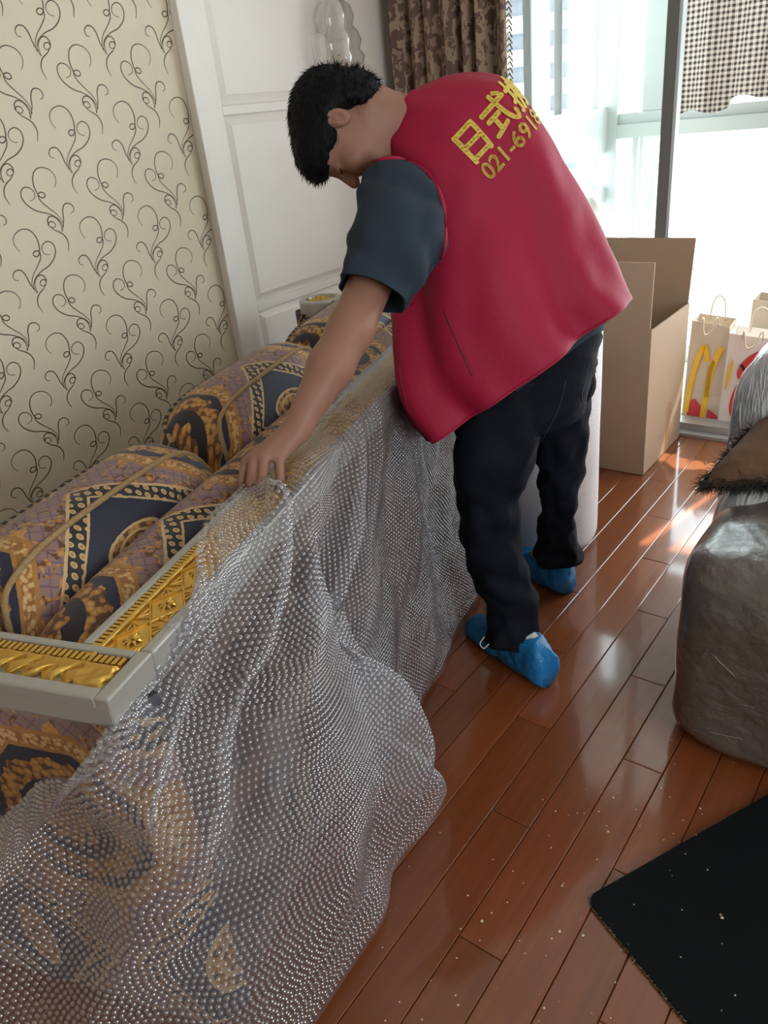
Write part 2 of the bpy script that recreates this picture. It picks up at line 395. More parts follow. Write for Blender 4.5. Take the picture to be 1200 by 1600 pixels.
def curtain_mat():
    m_ = new_mat('brown_damask'); nt = m_.node_tree; X.nt = nt; b = nt.nodes['Principled BSDF']
    uvn = nt.nodes.new('ShaderNodeUVMap'); uvn.uv_map = 'UVMap'
    n1 = xnoise(uvn.outputs[0], 10, 3); n2 = xnoise(uvn.outputs[0], 34, 2)
    c = mixc(band(n1, .47, .56), (.13, .075, .058), (.33, .235, .16)); c = mixc(band(n2, .56, .62)*(n1 > .5), c, (.36, .27, .17)); c = mixc(n1 < .37, c, (.30, .20, .14))
    nt.links.new(c, b.inputs['Base Color']); b.inputs['Roughness'].default_value = .7; return m_
M['curtain'] = curtain_mat()
def check_mat():
    m_ = new_mat('brown_gingham'); nt = m_.node_tree; X.nt = nt; nt.nodes.clear()
    out = nt.nodes.new('ShaderNodeOutputMaterial'); uvn = nt.nodes.new('ShaderNodeUVMap'); uvn.uv_map = 'UVMap'
    sp = nt.nodes.new('ShaderNodeSeparateXYZ'); nt.links.new(uvn.outputs[0], sp.inputs[0])
    a = xfr(X(sp.outputs[0])*(1/.022)) > .5; b_ = xfr(X(sp.outputs[1])*(1/.022)) > .5
    c = mixc((a+b_)*.5, (.34, .30, .27), (.035, .028, .026))
    d = nt.nodes.new('ShaderNodeBsdfDiffuse'); t = nt.nodes.new('ShaderNodeBsdfTranslucent'); mx = nt.nodes.new('ShaderNodeMixShader'); mx.inputs[0].default_value = .25
    nt.links.new(c, d.inputs[0]); nt.links.new(c, t.inputs[0]); nt.links.new(d.outputs[0], mx.inputs[1]); nt.links.new(t.outputs[0], mx.inputs[2]); nt.links.new(mx.outputs[0], out.inputs[0])
    return m_
M['check'] = check_mat()

# ------------------------------------------------------------------ room shell
XD, YW, ZC = 3.25, 2.33, 2.62            # door plane, wallpaper wall, ceiling
XB, YB = -2.2, -2.6                      # wall behind the camera, wall on the right
PW, PL, PX0, PY0 = .0929, .8689, 1.030, .2735
# floor: sub-base plus single planks where they can be told apart
fl = MB(); fl.box((XB, YB, -.06), (XD, YW, -.012)); floor = tag(fl.build('floor', M['groove']), 'glossy reddish brown plank floor of the room', kind='structure')
plank_cache = {}
def plank(x0, x1, y0, y1):
    L, w = round(x1-x0, 4), round(y1-y0, 4)
    if (L, w) not in plank_cache:
        g, bv, t = .0007, .0016, .012; b = MB(); hx, hy = L/2-g, w/2-g
        V = [(-hx,-hy,-t),(hx,-hy,-t),(hx,hy,-t),(-hx,hy,-t),(-hx,-hy,-bv),(hx,-hy,-bv),(hx,hy,-bv),(-hx,hy,-bv),(-hx+bv,-hy+bv,0),(hx-bv,-hy+bv,0),(hx-bv,hy-bv,0),(-hx+bv,hy-bv,0)]
        Fc = [(4,5,9,8),(5,6,10,9),(6,7,11,10),(7,4,8,11),(8,9,10,11),(0,1,5,4),(1,2,6,5),(2,3,7,6),(3,0,4,7)]
        me = bpy.data.meshes.new('plank'); me.from_pydata(V, [], Fc); me.materials.append(M['plank']); plank_cache[(L, w)] = me
    o = bpy.data.objects.new('plank', plank_cache[(L, w)]); o.location = ((x0+x1)/2, (y0+y1)/2, 0); link(o, floor)
k0 = math.floor((-.75-PY0)/PW)
for k in range(k0, 40):
    y0 = PY0+k*PW; y1 = y0+PW
    if y0 >= YW: break
    y1 = min(y1, YW); off = (PX0+.2896*k) % PL; x = off-PL*2
    while x < XD:
        a, b_ = max(x, -.7), min(x+PL, XD)
        if b_-a > .02: plank(a, b_, y0, y1)
        x += PL
ylo = PY0+k0*PW
r_ = MB(); r_.box((XB, YB, -.012), (XD, ylo, 0)); r_.box((XB, ylo, -.012), (-.7, YW, 0)); tag(r_.build('plank_field', M['plank'], floor), kind='stuff')

wl = MB(); wl.box((XB, YW, 0), (XD+.12, YW+.12, ZC)); wall_left = tag(wl.build('wall_left', M['wallpaper']), 'cream wallpapered wall with dark scroll motifs and white panelling', kind='structure')
wb = MB(); wb.box((XB-.12, YB-.12, 0), (XB, YW+.12, ZC)); tag(wb.build('wall_back', M['wall']), 'plain wall behind the viewer', kind='structure')
wr = MB()   # unseen right wall; window opening added and sized to let fill daylight in
wr.box((XB, YB-.12, 0), (-1.1, YB, ZC)); wr.box((.7, YB-.12, 0), (XD+.12, YB, ZC)); wr.box((-1.1, YB-.12, 0), (.7, YB, .7)); wr.box((-1.1, YB-.12, 2.2), (.7, YB, ZC))
tag(wr.build('wall_right', M['wall']), 'plain wall outside the view with a wide window added for fill daylight', kind='structure')
wf = MB(); wf.box((XD, 1.88, 0), (XD+.12, YW, ZC)); wf.box((XD, -1.3, 2.35), (XD+.12, 1.88, ZC)); wf.box((XD, YB, 0), (XD+.12, -1.3, ZC))
tag(wf.build('wall_far', M['white']), 'white wall around the balcony doorway', kind='structure')
cl = MB(); cl.box((XB-.12, YB-.12, ZC), (4.5, YW+.12, ZC+.12)); tag(cl.build('ceiling', M['ceiling']), 'plain white ceiling', kind='structure')

# wallpaper scroll motifs (flat print, traced once and repeated on its lattice)
STRK = [
 [(528,550),(512,530),(503,500),(512,470),(540,455),(570,468),(592,505),(600,545),(597,575),(584,580),(576,568),(584,556),(600,562),(603,590),(590,625),(574,660),(568,695),(574,722)],
 [(640,580),(622,575),(610,558),(612,534),(630,521),(650,533),(660,562),(654,597),(634,627),(604,648),(582,674),(574,704),(580,726)],
 [(520,675),(504,668),(498,648),(508,631),(528,632),(546,656),(562,696),(588,738)],
 [(622,700),(612,711),(600,704),(602,688),(616,684),(623,697),(618,675),(602,662),(586,672),(579,698),(584,724),(590,738)],
 [(623,699),(612,722),(596,742),(588,764),(590,792),(607,826)]]
def motif_mesh(mirror):
    V, Fc = [], []
    x_r, z_r = ony(588/2.857, 737/2.857, YW)[[0, 2]]
    for st in STRK:
        P = np.array([ony(u/2.857, v/2.857, YW)[[0, 2]] for u, v in st])-[x_r, z_r]
        P = spline(P, 6*len(st))
        if mirror: P[:, 0] *= -1
        T = np.gradient(P, axis=0); T /= np.linalg.norm(T, axis=1)[:, None]+1e-9; N = np.stack([-T[:, 1], T[:, 0]], 1)
        w = (.0007+.0011*np.sin(np.linspace(.15, math.pi-.1, len(P))))[:, None]
        n0 = len(V)
        for a, b_ in zip(P+N*w, P-N*w): V += [(a[0], -.0006, a[1]), (b_[0], -.0006, b_[1])]
        for i in range(len(P)-1): Fc.append((n0+2*i, n0+2*i+1, n0+2*i+3, n0+2*i+2))
    me = bpy.data.meshes.new('scroll_motif'); me.from_pydata(V, [], Fc); me.materials.append(M['scroll']); return me
mA, mB_ = motif_mesh(False), motif_mesh(True)
for j in range(-7, 7):
    for i in range(-12, 3):
        odd = j % 2; x = (1.627 if odd else 1.714)+.2263*i; z = 1.327+.1567*j
        lim = 1.90
        if x > 1.96 or x < -.7 or z < .15 or z > 2.45: continue
        me = mB_ if odd else mA
        if x > lim:                                   # cut at the casing
            c = me.copy(); bm = bmesh.new(); bm.from_mesh(c); bmesh.ops.bisect_plane(bm, geom=bm.verts[:]+bm.edges[:]+bm.faces[:], plane_co=(1.996-x, 0, 0), plane_no=(1, 0, 0), clear_outer=True); bm.to_mesh(c); bm.free(); me = c
        o = bpy.data.objects.new('scroll_motif', me); o.location = (x, YW, z); link(o, wall_left)

# white panelling on the far half of that wall
def panel_part(name, a, b, bevel=.004): 
    q = MB(); q.box(a, b); return q.build(name, M['white'], wall_left, bevel=bevel)
XT = 1.997
panel_part('casing', (XT, YW-.040, 0), (XT+.082, YW, ZC))
panel_part('casing_bead', (XT+.082, YW-.030, 0), (XT+.108, YW, ZC))
panel_part('stile', (XT+.108, YW-.022, 0), (XT+.135, YW, ZC), .002)
rails = [(0, .10), (.742, .772), (1.441, 1.471), (2.45, ZC)]
for a, b_ in rails: panel_part('rail', (XT+.135, YW-.022, a), (XD, YW, b_), .002)
def bev_panel(z0, z1, x0=XT+.135, x1=XD-.03):
    y_o, y_i, e = YW-.002, YW-.019, .035
    V = [(x0,y_o,z0),(x1,y_o,z0),(x1,y_o,z1),(x0,y_o,z1),(x0+e,y_i,z0+e),(x1-e,y_i,z0+e),(x1-e,y_i,z1-e),(x0+e,y_i,z1-e)]
    mesh_obj('panel', V, [(0,1,5,4),(1,2,6,5),(2,3,7,6),(3,0,4,7),(4,5,6,7)], M['white'], wall_left, False)
for (a, b_), (c_, d_) in zip(rails[:-1], rails[1:]): bev_panel(b_, c_)

# ------------------------------------------------------------------ doorway, balcony, outside
door = tag(empty('door_1', (XD, 1.1, 0)), 'grey sliding balcony door with glass beside the curtain', kind='structure')
q = MB(); q.box((XD-.02, 1.075, .05), (XD+.045, 1.12, 2.35)); q.build('door_stile', M['post'], door, bevel=.004)
q = MB(); q.box((XD-.024, 1.062, .05), (XD+.02, 1.075, 2.35)); q.build('door_edge', M['alu'], door, bevel=.002)
q = MB(); q.box((XD+.008, 1.12, .09), (XD+.014, 1.84, 2.30)); q.build('pane', M['glass'], door)
q = MB(); q.box((XD-.02, 1.12, .05), (XD+.045, 1.88, .09)); q.build('bottom_rail', M['post'], door)
q = MB(); q.box((XD-.02, 1.84, .05), (XD+.045, 1.88, 2.35)); q.build('jamb', M['alu'], door)
q = MB(); q.box((XD-.02, -1.3, 0), (XD+.10, 1.88, .018)); q.box((XD+.02, -1.3, .018), (XD+.10, 1.88, .05)); q.build('track', M['track'], door, bevel=.002)
bf = MB(); bf.box((XD+.12, -1.5, -.06), (4.24, 1.8, .03)); tag(bf.build('floor_balcony', M['stone']), 'pale tiled balcony floor', kind='structure')
YS, XF = 1.717, 4.2
# side windows of the balcony
w1 = tag(empty('window_1', (3.7, YS, 0)), 'white framed side windows of the balcony', kind='structure')
def part_box(root, name, a, b, mat, bevel=.003):
    q = MB(); q.box(a, b); return q.build(name, mat, root, bevel=bevel)
part_box(w1, 'sill_beam', (XD+.1, YS, 1.09), (XF, YS+.06, 1.30), M['alu'])
part_box(w1, 'low_rail', (XD+.1, YS, .85), (XF, YS+.06, .93), M['alu'])
part_box(w1, 'parapet', (XD+.1, YS, .0), (XF, YS+.06, .22), M['alu'])
part_box(w1, 'head', (XD+.1, YS, 2.35), (XF, YS+.06, 2.62), M['alu'])
for x in (3.37, 3.66, 4.06): part_box(w1, 'mullion', (x, YS+.012, 1.30), (x+.018, YS+.05, 2.35), M['post'] if x == 3.66 else M['alu'])
for x in (3.37, 4.06): part_box(w1, 'mullion', (x, YS+.012, .22), (x+.03, YS+.05, 1.09), M['alu'])
part_box(w1, 'pane', (3.37, YS+.03, 1.30), (4.06, YS+.034, 2.35), M['glass'], 0)
part_box(w1, 'pane', (3.37, YS+.03, .22), (4.06, YS+.034, 1.09), M['glass'], 0)
w2 = tag(empty('window_2', (XF, .3, 0)), 'white framed front windows of the balcony', kind='structure')
part_box(w2, 'corner_post', (XF-.03, YS-.05, 0), (XF+.06, YS+.06, 2.62), M['alu'])
part_box(w2, 'transom', (XF-.03, -1.5, 1.150), (XF+.05, YS-.05, 1.215), M['alu'])
part_box(w2, 'transom', (XF-.015, -1.5, 1.215), (XF+.04, YS-.05, 1.265), M['alu'])
part_box(w2, 'head', (XF-.03, -1.5, 2.4), (XF+.05, YS-.05, 2.62), M['alu'])
part_box(w2, 'bottom_rail', (XF-.03, -1.5, 0.03), (XF+.05, YS-.05, .12), M['alu'])
for y, hw in ((1.50, .05), (.35, .03), (-.7, .03), (-1.47, .03)): part_box(w2, 'mullion', (XF-.01, y-hw, 1.265), (XF+.04, y+hw, 2.4), M['alu'])
for y, hw in ((1.58, .012), (1.545, .008), (.35, .03), (-.7, .03), (-1.47, .03)): part_box(w2, 'mullion', (XF-.01, y-hw, .12), (XF+.04, y+hw, 1.15), M['alu'])
part_box(w2, 'pane', (XF+.012, -1.45, 1.265), (XF+.016, 1.62, 2.4), M['glass'], 0)
part_box(w2, 'pane', (XF+.012, -1.45, .12), (XF+.016, 1.62, 1.15), M['glass'], 0)
we = MB(); we.box((XD+.12, -1.56, 0), (4.26, -1.5, 2.62)); tag(we.build('wall_balcony', M['white']), 'white end wall of the balcony', kind='structure')
# apartment blocks outside
def block(name, label, c, size, rz, floors, slab, wins):
    root = tag(empty(name, c), label, 'building'); root.rotation_euler.z = rz
    w, d, h = size
    def lbox(nm, a, b, mat): 
        q = MB(); q.box(a, b); o = mesh_obj(nm, q.v, q.f, mat, None, False); o.parent = root; return o
    lbox('body', (-w/2, 0, -20), (w/2, d, h-20), M['facade_dark'] if slab else M['facade'])
    fh = h/floors
    for i in range(floors):
        if slab: lbox('balcony_slab', (-w/2-.2, -.9, -20+i*fh), (w/2+.2, .05, -20+i*fh+fh*.5), M['facade'])
        else:
            for x in wins:
                wn = lbox('window', (x-.3, -.06, -20+i*fh+.9), (x+.3, .1, -20+i*fh+2.3), M['facade_dark'])
                q = MB(); q.box((x-.04, -.1, -20+i*fh+.9), (x+.04, -.02, -20+i*fh+2.3)); o = mesh_obj('mullion', q.v, q.f, M['facade'], None, False); o.parent = wn
    return root
d1 = ray(870, 90); d1 = d1/np.hypot(d1[0], d1[1]); c1 = d1*96
block('apartment_block', 'pale apartment block with stacked balcony bands seen through the side window', (c1[0], c1[1], 0), (13, 10, 54), math.atan2(d1[1], d1[0])-math.pi/2+.2, 18, True, ())
d2 = ray(1010, 60); d2 = d2/np.hypot(d2[0], d2[1]); c2 = d2*42
block('apartment_tower', 'white apartment tower with few small windows seen past the door stile', (c2[0], c2[1], 0), (5.5, 9, 48), math.atan2(d2[1], d2[0])-math.pi/2, 16, False, (-1.6, .45))

# curtain
def pleated(name, mat, p0, p1, z0, z1, n_p, amp, thick_dir, parent=None, nz=14, per=12, seed=1, hem=None, uvs=1.0):
    nc = n_p*per+1; V, UV = [], []; p0, p1 = np.array(p0), np.array(p1); L = np.linalg.norm(p1-p0)
    for i in range(nz):
        w = i/(nz-1)
        for k in range(nc):
            t = k/(nc-1); ph = t*n_p*2*math.pi
            a = amp*(.75+.25*math.sin(t*9+seed))*(math.sin(ph+.7*math.sin(ph*.37+seed))+.35*math.sin(2.3*ph+seed))
            zb = z0+(hem(t) if hem else 0)
            xy = p0+(p1-p0)*(t+.004*math.sin(w*5+k))+np.array(thick_dir)*a*(.85+.15*w)
            V.append((xy[0], xy[1], z1+(zb-z1)*w)); UV.append((t*L*uvs, (z1+(zb-z1)*w)))
    return mesh_obj(name, V, grid_faces(nz, nc), mat, parent, True, UV)
cur = tag(empty('curtain', (3.12, 2.0, .02)), 'brown damask curtain gathered in pleats beside the balcony door', 'curtain')
pleated('drape', M['curtain'], (3.12, 2.29), (3.12, 1.70), .03, 2.5, 7, .046, (1, .15), cur, uvs=2.2)
q = MB()
for i in range(120):
    z = .05+i*.02; q.tube([(3.095, 1.688, z), (3.085+.006*math.sin(i*2.1), 1.675, z+.008), (3.095, 1.667, z-.012)], .0035, 5)
tag(q.build('braid_trim', M['cord'], cur, True), kind='stuff')
q = MB(); q.tube([(3.12, 2.32, 2.52), (3.12, .3, 2.52)], .014, 10); tag(q.build('curtain_rail', M['brass']), 'brass curtain rail above the balcony doorway', 'curtain rail')
ck = tag(pleated('hanging_cloth', M['check'], (4.06, 1.33), (4.0, .45), 1.24, 2.3, 5, .02, (1, .1), None, hem=lambda t: .05*t+(.03 if .25 < t < .6 else 0)+.012*math.sin(t*25)), 'brown and white checked cloth hanging in the balcony window', 'cloth')
q = MB(); q.tube([(4.05, 1.6, 2.31), (4.0, -1.4, 2.31)], .01, 8); tag(q.build('laundry_pole', M['track']), 'thin pole carrying the checked cloth on the balcony', 'pole')

# wall sconce
sc = tag(empty('wall_sconce', (2.68, YW-.02, 1.62)), 'clear crystal wall sconce on the white panelling behind the head', 'wall lamp')
def lathe(prof, c, n=20, axis='z'):
    V = [];
    for r, h in prof:
        for k in range(n):
            t = 2*math.pi*k/n; V.append((c[0]+r*math.cos(t), c[1]+r*math.sin(t), c[2]+h))
    return V, grid_faces(len(prof), n, True)
V, Fc = lathe([(.0, -.11), (.035, -.11), (.045, -.09), (.04, 0), (.045, .09), (.035, .11), (0, .11)], (2.70, YW-.022, 1.58)); V = [(x, YW-.022+(y-(YW-.022))*.35, z) for x, y, z in V]
mesh_obj('back_plate', V, Fc, M['white'], sc)
q = MB(); q.tube(spline([(2.70, YW-.03, 1.58), (2.70, YW-.07, 1.55), (2.72, YW-.10, 1.57), (2.72, YW-.10, 1.61)], 12), .007, 8); q.build('arm', M['brass'], sc, True)
def crystal_cup(c, s, name):
    prof = [(.018, 0), (.05, .006), (.056, .03), (.046, .05), (.052, .075), (.045, .10), (.036, .115), (.041, .14), (.034, .17), (.022, .185), (.012, .20), (0, .205)]
    V, Fc = lathe([(r*s*1.35, h*s) for r, h in prof], c, 24)
    V = [(c[0]+(x-c[0])*(1+.10*math.cos(6*math.atan2(y-c[1], x-c[0]))), c[1]+(y-c[1])*(1+.10*math.cos(6*math.atan2(y-c[1], x-c[0]))), z) for x, y, z in V]
    return mesh_obj(name, V, Fc, M['crystal'], sc)
crystal_cup((2.72, YW-.10, 1.56), 1.25, 'crystal_shade')
for i, (dx, dz) in enumerate(((-.05, -.05), (.05, -.05), (0, -.07), (-.085, -.01), (.085, -.01))):
    V, Fc = lathe([(0, -.022), (.009, -.010), (.006, 0), (.0, .008)], (2.72+dx, YW-.10, 1.58+dz), 8); mesh_obj('crystal_drop', V, Fc, M['crystal'], sc, False)

# ------------------------------------------------------------------ sofa, tipped onto its back
SO = onz(222, 1035, .79); SD = np.array([.950, .3128]); SD /= np.linalg.norm(SD); SN = np.array([-SD[1], SD[0]])
def S(s, p, z): return np.array([SO[0]+SD[0]*s+SN[0]*p, SO[1]+SD[1]*s+SN[1]*p, z])
ST = lambda q: S(*q)
ZT, SL = .79, 2.05          # height of the upturned front, inner length
sofa = tag(empty('sofa', tuple(S(1.0, .4, 0))), 'baroque print sofa with gilded silver frame lying tipped on its back', 'sofa')
def sbox(name, a, b, mat, bevel=.004, parent=None):
    q = MB(); q.box(a, b, ST); return q.build(name, mat, parent or sofa, bevel=bevel)
def reparent(o, par):
    """make o a sub-part of par (both built in the sofa's space)"""
    o.parent = par; return o
# apron
apron = sbox('apron', (.0225, .001, ZT-.055), (SL-.0005, .116, ZT-.014), M['silver'])
reparent(sbox('apron_moulding', (.023, 0, ZT-.02), (SL-.001, .020, ZT-.001), M['silver']), apron)
reparent(sbox('apron_moulding', (.023, .101, ZT-.02), (SL-.001, .117, ZT-.001), M['silver']), apron)
q = MB()
for i in range(int(SL/.0085)): q.box((.006+i*.0085, .087, ZT-.015), (.006+i*.0085+.0055, .100, ZT-.003), ST)
tag(reparent(q.build('bead_strip', M['gold'], sofa), apron), kind='stuff')
reparent(sbox('gilt_fillet', (0, .080, ZT-.015), (SL, .087, ZT-.001), M['gold'], .002), apron)
def diamond_mesh():
    w, hgt = .088, .06; b = MB()
    b.box((-w/2, -hgt/2, -.014), (w/2, hgt/2, -.009))
    for sx in (-1, 1):
        for sy in (-1, 1):
            P = [(sx*w/2, 0, -.008), (0, sy*hgt/2, -.008)]; b.tube(P, .0022, 5)
    for k in range(8):
        a = k*math.pi/4+.2; L = .016 if k % 2 else .020
        pts = [(.003*math.cos(a), .003*math.sin(a), -.004), (L*.6*math.cos(a), L*.5*math.sin(a), -.003), (L*math.cos(a), L*.8*math.sin(a), -.008)]
        b.tube([(x, y, z-.003) for x, y, z in pts], [.0018, .0030, .001], 5)
    for sx in (-1, 1):
        for sy in (-1, 1):
            for a in (.35, .8, 1.2):
                cx, cy = sx*w/2, sy*hgt/2
                b.tube([(cx-sx*.004, cy-sy*.003, -.008), (cx-sx*.030*math.cos(a), cy-sy*.024*math.sin(a), -.008)], [.0012, .0026], 5)
    return b
dm = diamond_mesh(); dmo = dm.build('carved_diamond', M['gold'], None)
dme = dmo.data; bpy.data.objects.remove(dmo)
rot = math.atan2(SD[1], SD[0]); loc0 = np.array(sofa.location)
for i in range(23):
    o = bpy.data.objects.new('carved_diamond', dme); P = S(.048+i*.0885, .051, ZT); o.location = P-loc0; o.rotation_euler.z = rot; link(o, apron)
# arms with carved fascia
def arm(s0, s1, near):
    sg = -1 if near else 1
    # upholstered arm body, rounded over its top (the far p end)
    prof = [(s0+.012, .02), (s1-.012, .02), (s1-.006, .50), (s1+.02, .56), (s1+.03, .63), (s1+.01, .70), ((s0+s1)/2, .735), (s0-.01, .70), (s0-.03, .63), (s0-.02, .56), (s0+.006, .50)]
    pr_ = spline(prof+[prof[0]], 60)[:-1]; zs = np.linspace(.05, ZT-.045, 20); V, UV = [], []
    d = np.r_[0, np.cumsum(np.linalg.norm(np.diff(pr_, axis=0), axis=1))]
    for z in zs:
        for (a, b_), l in zip(pr_, d): V.append(S(a, b_, z)); UV.append((z*1.0+.16, b_+.02))
    Fc = grid_faces(len(zs), len(pr_), True, True)+[tuple(range((len(zs)-1)*len(pr_), len(zs)*len(pr_)))]
    a_o = mesh_obj('arm', V, Fc, M['fabric'], sofa, True, UV)
    sw = .012
    reparent(sbox('fascia_board', (s0+.0005, .0005, ZT-.05), (s1-.0005, .559, ZT-.012), M['silver']), a_o)
    reparent(sbox('fascia_edge', (s0, .022, ZT-.02), (s0+.02, .56, ZT-.0005), M['silver'], .003), a_o)
    reparent(sbox('fascia_edge', (s1-.014, .022, ZT-.02), (s1, .56, ZT-.0005), M['silver'], .003), a_o)
    reparent(sbox('fascia_edge', (s0, 0, ZT-.02), (s1, .022, ZT), M['silver'], .003), a_o)
    q = MB(); a_ = s1-.031 if near else s0+.02
    for i in range(54): q.box((a_, .028+i*.0098, ZT-.016), (a_+.015, .028+i*.0098+.0066, ZT-.002), ST)
    tag(reparent(q.build('bead_strip', M['gold'], sofa), a_o), kind='stuff')
    # acanthus leaf: a carved relief with lobed edge and veins
    n_p, n_s = 150, 26; V = []; c0 = s0+.021 if near else s1-.017; wd = (.047 if near else -.047)
    for i in range(n_p):
        p = .026+i/(n_p-1)*.50
        for k in range(n_s):
            t = k/(n_s-1); lob = abs(math.sin((p*1.0+t*.018)*math.pi/.032)); edge = .62+.38*lob if i > 12 else 1
            tt = t*edge if True else t
            spine = math.exp(-((t-.82)/.16)**2)
            h = -.011+.011*spine+.008*math.sin(math.pi*min(t*1.15, 1))*(.45+.55*lob)+.003*math.sin(p*260+t*14)*(1-spine)
            if k in (0, n_s-1) or i in (0, n_p-1): h = -.014
            V.append(S(c0+wd*(1-edge*(1-t)), p+.012*(1-t), ZT+h))
    reparent(mesh_obj('acanthus_leaf', V, grid_faces(n_p, n_s, False, near), M['gold'], sofa), a_o)
    # scroll roundel at the arm's end
    c = S((s0+s1)/2, .626, 0); n = 28
    def ring(name, prof, mat):
        V = [];
        for r, h in prof:
            for k in range(n): t = 2*math.pi*k/n; V.append((c[0]+r*math.cos(t), c[1]+r*math.sin(t), ZT+h))
        reparent(mesh_obj(name, V, grid_faces(len(prof), n, True), mat, sofa), a_o)
    ring('roundel', [(.082, -.05), (.082, -.008), (.078, 0), (.062, .002), (.058, -.004), (.056, -.02), (.0, -.02)], M['silver'])
    V = [];
    prof = [(.054, -.018), (.050, -.006), (.040, -.012), (.030, -.002), (.018, -.010), (.012, .002), (0, .006)]
    for j, (r, h) in enumerate(prof):
        for k in range(48): t = 2*math.pi*k/48; V.append((c[0]+r*(1+.09*math.sin(8*t))*math.cos(t), c[1]+r*(1+.09*math.sin(8*t))*math.sin(t), ZT+h+.003*math.sin(8*t)*(j > 0)))
    reparent(mesh_obj('rosette', V, grid_faces(len(prof), 48, True), M['gold'], sofa), a_o)
arm(-.075, .022, True); arm(SL, SL+.097, False)
# seat roll (front edge of the seat) and its cushions
def puff(name, s0, s1, p0, p1, z0, z1, es=5, ep=2.6, v0=0.0, ns=70, nr=60, sag=0, seed=0):
    cs, hs = (s0+s1)/2, (s1-s0)/2; cp, hp = (p0+p1)/2, (p1-p0)/2; cz, hz = (z0+z1)/2, (z1-z0)/2
    V, UV = [], []; ss = np.sin(np.linspace(-math.pi/2, math.pi/2, ns)); per = 0
    ring = []
    for k in range(nr):
        t = -math.pi/2+2*math.pi*k/(nr-1); c, s_ = math.cos(t), math.sin(t)
        ring.append((math.copysign(abs(c)**(2/ep), c), math.copysign(abs(s_)**(2/3.2), s_)))
    ring = np.array(ring); d = np.r_[0, np.cumsum(np.hypot(*(np.diff(ring, axis=0)*[hp, hz]).T))]
    ktop = np.argmin(np.abs(ring[:, 0])+(ring[:, 1] < 0)*9); d = d-d[ktop]
    for a in ss:
        k_ = (1-abs(a)**es)**(1/es) if abs(a) < 1 else 0
        for (x, z), l in zip(ring, d):
            q = S(cs+hs*a, cp+hp*x*k_, cz+hz*z*(.0+1.0*k_)); 
            bul = .006*noise.noise(Vector((a*3*hs+seed, x*2, z*2)))
            V.append(q+np.array([0, 0, bul])); UV.append((cs+hs*a*1.06, v0-l*(.35+.65*k_)))
    return mesh_obj(name, V, grid_faces(ns, nr, False, True), M['fabric'], sofa, True, UV)
puff('seat_roll', .03, SL-.01, .110, .285, .30, ZT-.005, 14, 2.4, v0=.13, ns=120, nr=40)
segs = [(.026, .70), (.705, 1.375), (1.38, 2.045)]
for i, (a, b_) in enumerate(segs):
    z1 = (.845, .865, .855)[i]
    cu = puff('seat_cushion', a, b_, .225, .535, .10, z1, 5, 2.3, v0=.185-.03, seed=i*5)
    # piping: along the lower front edge, and a twisted cord on the upper edge
    for nm, px, rad, mat in (('piping', .315, .0055, 'cord'), ('edge_cord', .465, .0060, 'cord')):
        me = cu.data; bv = BVHTree.FromPolygons([tuple(Vector(v.co)+sofa.location) for v in me.vertices], [tuple(p.vertices) for p in me.polygons])
        pts = []
        for t in np.linspace(0, 1, 60):
            s_ = a+.012+(b_-a-.024)*t; e = min(t, 1-t); pp = px-(.05*max(0, 1-e/.10)**2 if nm == 'piping' else .06*max(0, 1-e/.12)**2)
            P = S(s_, pp, 1.2); h = bv.ray_cast(Vector(P), Vector((0, 0, -1)))
            if h[0] is not None: pts.append(np.array(h[0])+[0, 0, .002])
        q = MB(); q.tube(np.array(pts), rad, 8); reparent(q.build(nm, M[mat], sofa, True), cu)
        if nm == 'edge_cord':
            q = MB()
            for j in range(0, len(pts)-1):
                for w in (.0, .5):
                    P = pts[j]*(1-w)+pts[j+1]*w; T = pts[j+1]-pts[j]
                    if (j*2+int(w*2)) % 4 < 2: q.tube([P, P+T*.5], .0072, 7)
            tag(reparent(q.build('cord_wrap', M['dark'], sofa, True), cu), kind='stuff')
# back (lying on the floor), its pad, and the underside facing the worker
sbox('back_shell', (.0, .10, .01), (SL, .80, .10), M['fabric'], .02)
bp_ = puff('back_cushion', .03, SL-.01, .50, .80, .08, .34, 12, 3, v0=.0, ns=60, nr=40)
sbox('dust_cover', (.02, .018, .03), (SL-.02, .035, ZT-.06), M['dust'], 0)
for z0, z1 in ((.03, .10), (.36, .43), (.66, .73)): sbox('base_rail', (.07, .008, z0), (SL, .020, z1), M['base_wood'], .003)
for s_ in (.30, .95, 1.60): sbox('base_brace', (s_, .004, .10), (s_+.06, .019, .66), M['base_wood'], .003)
for s_, z in ((.36, .12), (.36, .64), (1.93, .12), (1.93, .66)):
    P = [S(s_, .0, z), S(s_, -.012, z), S(s_, -.028, z)]; q = MB(); q.tube(P, [.032, .028, .020], 14); q.build('leg', M['base_wood'], sofa, True)

# ------------------------------------------------------------------ bubble wrap sheet hung over the upturned base
def arr_spline_rows(rows, n): return np.stack([spline(np.array(r), n) for r in rows])
NV = 90
def col(top, *pts): return spline(np.array([np.asarray(p, float) for p in (top,)+pts]), NV)
cols, us = [], []
# far part hanging down the base (from behind the worker towards the hand)
for s_, bs, bp, mid in ((1.62, 1.66, -.06, -.03), (1.40, 1.44, -.12, -.05), (1.20, 1.22, -.12, -.03), (1.0, 1.0, -.10, -.06), (.82, .82, -.075, -.035), (.64, .66, -.06, -.05), (.50, .52, -.06, -.03)):
    cols.append(col(S(s_-.02, .108, ZT+.012), S(s_, .055, ZT+.014), S(s_, -.006, ZT+.008), S(s_+.01, -.022, ZT-.08), S(s_, mid, .5), S((s_+bs)/2, mid-.01, .25), S(bs, bp, .008)))
